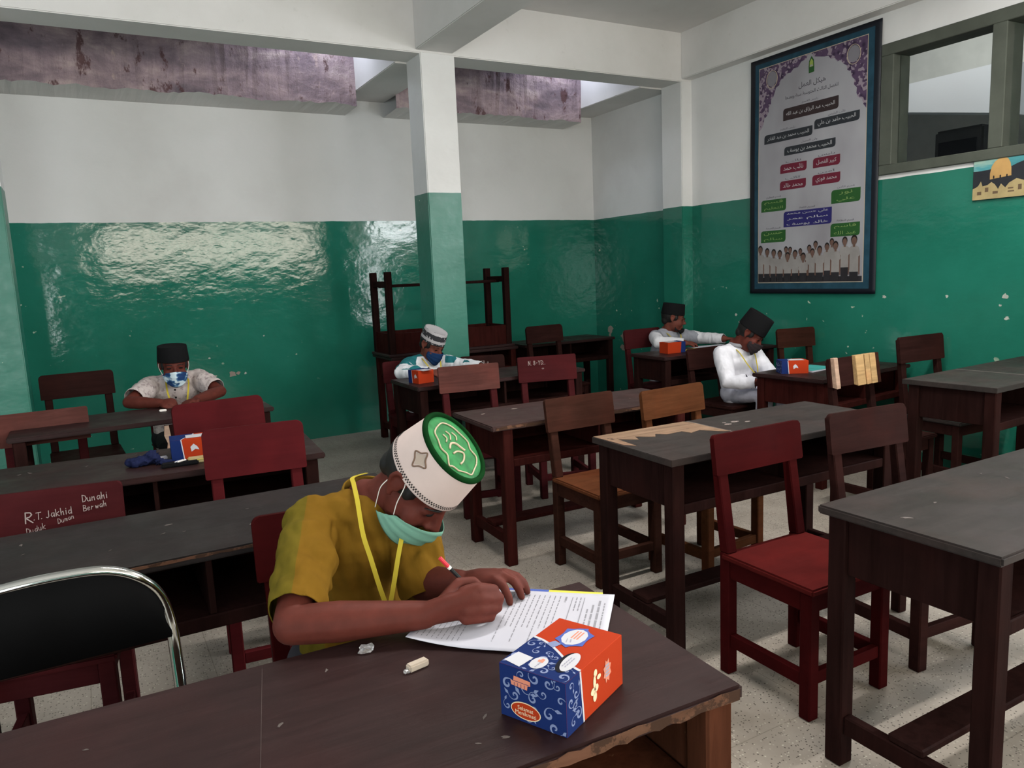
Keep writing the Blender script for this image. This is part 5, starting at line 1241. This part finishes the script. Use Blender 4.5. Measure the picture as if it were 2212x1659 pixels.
# purple ornament in the two upper corners, arch shaped
ORN = NT('purple_ornament', .5, .3); _p = ORN.pos(); _v = ORN.n('ShaderNodeTexVoronoi', {'Vector': _p, 'Scale': 26.0}, out=0, feature='SMOOTH_F1')
_w = ORN.n('ShaderNodeTexWave', {'Vector': _p, 'Scale': 11.0, 'Distortion': 9.0, 'Detail': 2.0, 'Detail Scale': 2.0}, out=1)
ORN.col(ORN.mix(ORN.ramp(_w, [(.6, 0), (.72, .75)]), ORN.ramp(_v, [(.15, (.03, .016, .045)), (.45, (.085, .05, .105))]), (.34, .28, .33))); ORN = ORN.m
T_ = BH_ - .077; L_ = .091; R_x = BW_ - .099
def scallop(P, amp, n):
    out = []
    for (a, b), (c, d) in zip(P, P[1:]):
        ln = math.hypot(c - a, d - b); k = max(2, int(ln / .028)); nx, ny = (d - b) / ln, -(c - a) / ln
        for i in range(k):
            t = i / k; s_ = amp * abs(math.sin(math.pi * (t * k) / 2)) * n; out.append((a + (c - a) * t + nx * s_, b + (d - b) * t + ny * s_))
    return out + [P[-1]]
bpoly('arch_ornament', ORN, [(L_, T_)] + scallop([(L_, 1.225), (.135, 1.31), (.184, 1.39), (.243, 1.522), (.327, 1.606), (.457, 1.651), (.53, 1.69), (.575, T_)], .014, -1), .003)
bpoly('arch_ornament', ORN, [(R_x, T_), (.575, T_)] + scallop([(.60, 1.69), (.688, 1.667), (.842, 1.581), (.908, 1.483), (.960, 1.337), (R_x, 1.251)], .014, -1), .003)
B_SILVER = flat('banner_silver', (.20, .19, .22), .4, .4)
for cx in (.215, .925):
    bpoly('medallion', B_SILVER, ell_pts(cx, 1.625, .046, .055, 20), .0036); ring = [bpos(x, y, .0045) for x, y in ell_pts(cx, 1.622, .052, .064, 24)]
    link('medallion_ring', tube_mesh(ring, .0022, 5, closed=True), B_LINE, ban)
B_GREEN = flat('banner_green', (.02, .085, .02), .5, .3); B_RED = flat('banner_red', (.13, .012, .03), .5, .3); B_BROWN = flat('banner_brown', (.03, .018, .02), .5, .3); B_GREY = flat('banner_charcoal', (.022, .025, .032), .5, .3); B_BLUE = flat('banner_indigo', (.022, .018, .12), .5, .3)
B_TXT = flat('banner_text_pale', (.48, .48, .50), .5, .3); B_TXTD = flat('banner_text_dark', (.05, .045, .06), .5, .3); B_TXTG = flat('banner_text_lime', (.20, .30, .10), .5, .3)
bpoly('emblem', B_GREEN, [(.555, 1.584), (.602, 1.588), (.602, 1.63), (.598, 1.67), (.577, 1.70), (.556, 1.668), (.553, 1.628)], .0032); bpoly('emblem_centre', flat('banner_lime', (.28, .36, .08), .5, .3), [(.562, 1.625), (.594, 1.627), (.592, 1.662), (.577, 1.682), (.562, 1.66)], .004); bpoly('emblem_base', B_WHITE, [(.563, 1.628), (.592, 1.63), (.586, 1.640), (.568, 1.639)], .0046)
# Arabic lettering, joined by hand from presentation forms
import unicodedata
_forms = {}
for cp in range(0xFE80, 0xFEFD):
    dc = unicodedata.decomposition(chr(cp)).split()
    if len(dc) == 2: _forms.setdefault(chr(int(dc[1], 16)), {})[dc[0].strip('<>')] = chr(cp)
def arabic(s):
    out = []
    for w_ in s.split(' '):
        r_ = ''
        for i, c in enumerate(w_):
            f = _forms.get(c, {}); pj = i > 0 and 'initial' in _forms.get(w_[i - 1], {}); nj = i + 1 < len(w_) and 'initial' in f and w_[i + 1] in _forms
            k = 'medial' if pj and nj else 'final' if pj else 'initial' if nj else 'isolated'; r_ += f.get(k, f.get('isolated', c))
        out.append(r_[::-1])
    return ' '.join(out[::-1])
def btext(name, mat, s, u0, u1, v0, v1, off=.0042, ar=True):
    text_on(name, ban, mat, lambda x, y: bpos(x, y, off), arabic(s) if ar else s, (u0 + u1) / 2, (v0 + v1) / 2, .1, 0, (u1 - u0), (v1 - v0))
btext('title', B_TXTD, 'هيكل العمل', .467, .70, 1.484, 1.548, .0034); btext('title', B_TXTD, 'للفصل الثالث المتوسط سنة وبعدها', .345, .806, 1.438, 1.472, .0034)
def pill(u0, u1, v0, v1, mat, lines, tm, head=None, r=.022):
    pts = []
    for cx, cy, a0, q in ((u1 - r, v0 + r, -90, r), (u1 - .002, v1 - .002, 0, .002), (u0 + r, v1 - r, 90, r), (u0 + .002, v0 + .002, 180, .002)):
        for i in range(5): a = rad(a0 + 22.5 * i); pts.append((cx + q * math.cos(a), cy + q * math.sin(a)))
    bpoly('name_panel', mat, pts, .0034); n = len(lines); h = (v1 - v0) / n
    for i, s in enumerate(lines): btext('panel_lettering', tm, s, u0 + .03, u1 - .03, v1 - h * (i + .82), v1 - h * (i + .18))
    if head: btext('heading', B_TXTD, head, (u0 + u1) / 2 - .07, (u0 + u1) / 2 + .07, v1 + .006, v1 + .026, .0034)
pill(.326, .809, 1.294, 1.381, B_BROWN, ['الحبيب عبد الرزاق بن عبد الله'], B_TXT, 'رئيس القسم'); pill(.608, .979, 1.184, 1.251, B_GREY, ['الحبيب حامد بن علي'], B_TXT, 'نائب الرئيس')
pill(.145, .593, 1.150, 1.218, B_GREY, ['الحبيب محمد بن عبد القادر'], B_TXT, 'رئيس التعليم'); pill(.340, .788, 1.038, 1.100, B_GREY, ['الحبيب محمد بن يوسف'], B_TXT, 'ولي الفصل')
pill(.303, .546, .909, .976, B_RED, ['نائب حمد'], B_TXT, 'نائب'); pill(.601, .829, .911, .981, B_RED, ['كبير الفصل'], B_TXT, 'رئيس'); pill(.301, .541, .785, .852, B_RED, ['محمد خالد'], B_TXT, 'كاتب'); pill(.597, .833, .788, .860, B_RED, ['محمد فوزي'], B_TXT, 'أمين')
pill(.120, .361, .635, .726, B_GREEN, ['قسم', 'التعليم'], B_TXTG, 'قسم التعليم'); pill(.762, .999, .641, .735, B_GREEN, ['نور', 'علي'], B_TXTG, 'قسم الأمن'); pill(.118, .359, .398, .489, B_GREEN, ['حسن', 'سالم'], B_TXTG, 'قسم الصحة'); pill(.761, 1.0, .407, .500, B_GREEN, ['قاسم', 'عبد الله'], B_TXTG, 'قسم النظافة')
pill(.339, .769, .505, .622, B_BLUE, ['علي حسن محمد', 'سالم عمر', 'خالد يوسف'], B_TXT, 'قسم اللغة')
# printed group photo along the foot: flat figures
PH_SK = flat('photo_skin', (.13, .075, .06), .5, .3, .15); PH_HR = flat('photo_hair', (.015, .012, .012), .5, .3); PH_SH = flat('photo_shirt', (.27, .255, .25), .5, .1, .12); PH_TR = flat('photo_trousers', (.022, .02, .024), .5, .3, .2)
sheet_grid('photo_ground', PH_TR, .093, BW_ - .103, .089, .125, .0028)
row = [(.115, .345, 1.0), (.185, .325, .95), (.25, .315, .95), (.31, .305, .95), (.365, .335, .8), (.405, .33, .8), (.385, .285, 1.0), (.455, .30, .95), (.50, .315, .75), (.53, .275, 1.0), (.58, .335, .85), (.61, .305, .9), (.635, .36, .85), (.675, .32, .95), (.735, .34, .9), (.775, .37, .85), (.81, .345, 1.0), (.885, .372, .95), (.96, .375, 1.1)]
for i, (u, v, s_) in enumerate(sorted(row, key=lambda r_: -r_[1] + (0 if r_[2] > .9 else -.1))):
    o_ = .0034 + i * .00035; nm = 'printed_figure'; s1 = s_ * .95
    bm = bmesh.new(); mats = [PH_SK, PH_HR, PH_SH, PH_TR]
    def fc_(pts, mi, do):
        f = bm.faces.new([bm.verts.new(bpos(min(max(x, .094), R_x - .003), max(y, .09), o_ + do)) for x, y in pts]); f.material_index = mi
    bot = max(.105, v - .26 * s1)
    fc_([(u - .034 * s1, bot + .06), (u + .034 * s1, bot + .06), (u + .03 * s1, .091), (u - .03 * s1, .091)], 3, 0)
    fc_([(u - .038 * s1, bot + .05), (u + .038 * s1, bot + .05), (u + .046 * s1, v - .09 * s1), (u + .036 * s1, v - .048 * s1), (u + .014 * s1, v - .036 * s1), (u - .014 * s1, v - .036 * s1), (u - .036 * s1, v - .048 * s1), (u - .046 * s1, v - .09 * s1)], 2, .0001)
    fc_([(u - .046 * s1, v - .10 * s1), (u - .034 * s1, v - .11 * s1), (u - .036 * s1, bot + .03), (u - .046 * s1, bot + .03)], 0, .00015); fc_([(u + .034 * s1, v - .11 * s1), (u + .046 * s1, v - .10 * s1), (u + .046 * s1, bot + .03), (u + .036 * s1, bot + .03)], 0, .00015)
    fc_(ell_pts(u, v + .004, .024 * s1, .031 * s1, 14), 1, .0002); fc_(ell_pts(u, v - .006 * s1, .020 * s1, .027 * s1, 14), 0, .0003)
    fc_([(u - .009 * s1, v - .045 * s1), (u + .009 * s1, v - .045 * s1), (u + .008 * s1, v - .025 * s1), (u - .008 * s1, v - .025 * s1)], 0, .00025)
    me = bm_mesh(bm, nm)
    for m_ in mats: me.materials.append(m_)
    o = link(nm, me, None, ban)
# folds of the stretched cloth come from bpos
# ------------------------------------------------------------------ mosque picture on the right wall
pic = thing('wall_picture', 'small picture of a golden domed building on the right wall below the window', 'picture', (XR, 2.71, 1.70))
PW, PH2 = .40, .262
pp = lambda u, v, off=0: Vector((-(.016 + off), -u, v))
bx('backing_board', pic, flat('picture_edge', (.03, .07, .07), .5, .3), -.0155, -.001, -PW, 0, 0, PH2, .002)
def ppoly(name, mat, pts, off): poly(name, pic, mat, lambda u, v: pp(u, v, off), pts)
SKY = NT('picture_sky', .35, .4); SKY.col(SKY.ramp(SKY.noise(SKY.map(SKY.pos(), (1, 1, 4)), 5, 3), [(.35, (.05, .22, .25)), (.5, (.08, .29, .32)), (.65, (.28, .42, .36))])); SKY = SKY.m
ppoly('printed_sky', SKY, [(.003, .003), (PW - .003, .003), (PW - .003, PH2 - .003), (.003, PH2 - .003)], .0006)
ppoly('printed_hill', flat('picture_hill', (.02, .022, .028), .4, .4, .2), [(.003, .06), (PW - .003, .04), (PW - .003, .20), (.30, .205), (.25, .19), (.19, .165), (.11, .175), (.05, .17), (.003, .172)], .001)
ppoly('printed_dome', flat('picture_gold', (.45, .27, .10), .35, .4, .15), [(.10, .115), (.10, .15), (.108, .19), (.125, .215), (.15, .232), (.175, .236), (.198, .225), (.212, .20), (.218, .17), (.22, .125)], .0016)
for u in (.118, .155, .192): ppoly('printed_window', B_BLACK, [(u, .118), (u + .008, .118), (u + .008, .132), (u + .004, .137), (u, .132)], .002)
ppoly('printed_walls', flat('picture_ochre', (.38, .30, .15), .4, .3, .25), [(.003, .003), (PW - .003, .003), (PW - .003, .10), (.33, .11), (.29, .09), (.25, .105), (.21, .085), (.19, .06), (.165, .085), (.15, .055), (.13, .085), (.11, .10), (.09, .085), (.06, .08), (.05, .11), (.035, .085), (.02, .075), (.003, .07)], .0022)
for u, v, w_, h_ in ((.03, .03, .025, .02), (.075, .045, .02, .025), (.12, .03, .03, .015), (.205, .05, .03, .008), (.205, .032, .035, .008), (.26, .04, .02, .03)): ppoly('printed_window', flat('picture_shadow', (.12, .08, .05), .4, .3), [(u, v), (u + w_, v), (u + w_, v + h_), (u, v + h_)], .0026)
# ------------------------------------------------------------------ ceiling lamps of the room (out of frame, above the camera)
LAMP_W = flat('lamp_white', (.7, .7, .7), .5, .3)
TUBE = NT('lit_tube'); TUBE.b.inputs['Emission Color'].default_value = (1, .97, .92, 1); TUBE.b.inputs['Emission Strength'].default_value = 26; TUBE = TUBE.m
for n_, (lx, ly) in enumerate(LAMPS):
    lm = thing('tube_lamp', ('ceiling tube lamp nearest the front wall', 'ceiling tube lamp above the desks in the middle of the room', 'ceiling tube lamp nearest the door')[n_], 'lamp', (lx, ly, 2.95))
    bx('housing', lm, LAMP_W, -.62, .62, -.05, .05, .02, .08); link('tube', tube_mesh([(-.58, 0, -.005), (.58, 0, -.005)], .014, 10), TUBE, lm, smooth=True)
    for s in (-.5, .5): link('hanger', tube_mesh([(s, 0, .08), (s, 0, ZC - 2.95)], .004, 6), LAMP_W, lm)
    l = bpy.data.lights.new('tube_light', 'AREA'); l.shape = 'RECTANGLE'; l.size = 1.16; l.size_y = .05; l.energy = LAMP_W_POWER; l.color = (1, .96, .9)
    lo = bpy.data.objects.new('tube_light', l); COL.objects.link(lo); lo.parent = lm; lo.location = (0, 0, -.021)
# ------------------------------------------------------------------ details move one level down, under the part they belong to
def adopt(child_names, part_names, nearest=False):
    for o in list(bpy.data.objects):
        p = o.parent
        if p is None or p.parent is not None or o.name.split('.')[0] not in child_names: continue
        c = [q for q in p.children if q.name.split('.')[0] in part_names and q is not o]
        if not c: continue
        q = c[0]
        if nearest and len(c) > 1 and o.type == 'MESH':
            ctr = lambda ob: sum((Vector(v) for v in ob.bound_box), Vector()) / 8 + Vector(ob.location)
            k = ctr(o); q = min(c, key=lambda z: (ctr(z) - k).length)
        o.parent = q; o.location = Vector(o.location) - Vector(q.location)
adopt({'handwriting', 'pine_strip'}, {'backrest'})
adopt({'scuff_mark', 'peeled_patch', 'worn_edge'}, {'tabletop_board'}, True)
adopt({'torn_wood_edge'}, {'broken_front_panel'})
adopt({'cap_embroidery', 'cap_edging'}, {'cap_top'}); adopt({'cap_stitching', 'cap_badge', 'cap_badge_fill'}, {'cap_band'})
adopt({'ear_loop'}, {'face_mask'}); adopt({'spectacle_temple', 'spectacle_bridge'}, {'spectacle_rim'}, True); adopt({'button', 'collar', 'sleeve_stripe'}, {'shirt'})
adopt({'panel_lettering'}, {'name_panel'}, True); adopt({'medallion_ring'}, {'medallion'}, True); adopt({'emblem_centre', 'emblem_base'}, {'emblem'})
adopt({'white_edge_line', 'scroll_print', 'finger_hole', 'insert_card', 'insert_lettering', 'round_seal', 'seal_mark', 'seal_lettering', 'blank_label', 'crest_shadow', 'crest', 'crest_lettering', 'crest_drawing', 'ribbon_print', 'pink_lettering', 'lettering_gap', 'oval_edge', 'orange_oval', 'oval_lettering', 'bone_drawing', 'bone_smile', 'star_badge', 'star_lettering'}, {'carton'})
adopt({'printed_text'}, {'sheet'}); adopt({'torn_wrapper'}, {'rubber'}); adopt({'pen'}, {'case'}); adopt({'lid_rim'}, {'tin'}); adopt({'printed_window'}, {'printed_walls', 'printed_dome'}, True); adopt({'turquoise_page'}, {'page_block'}, True)
for o in bpy.data.objects:
    if o.name.split('.')[0] in {'panel_lettering', 'heading', 'title', 'handwriting', 'printed_text', 'scroll_print', 'insert_lettering', 'seal_lettering', 'crest_lettering', 'star_lettering', 'oval_lettering'}: o['kind'] = 'stuff'
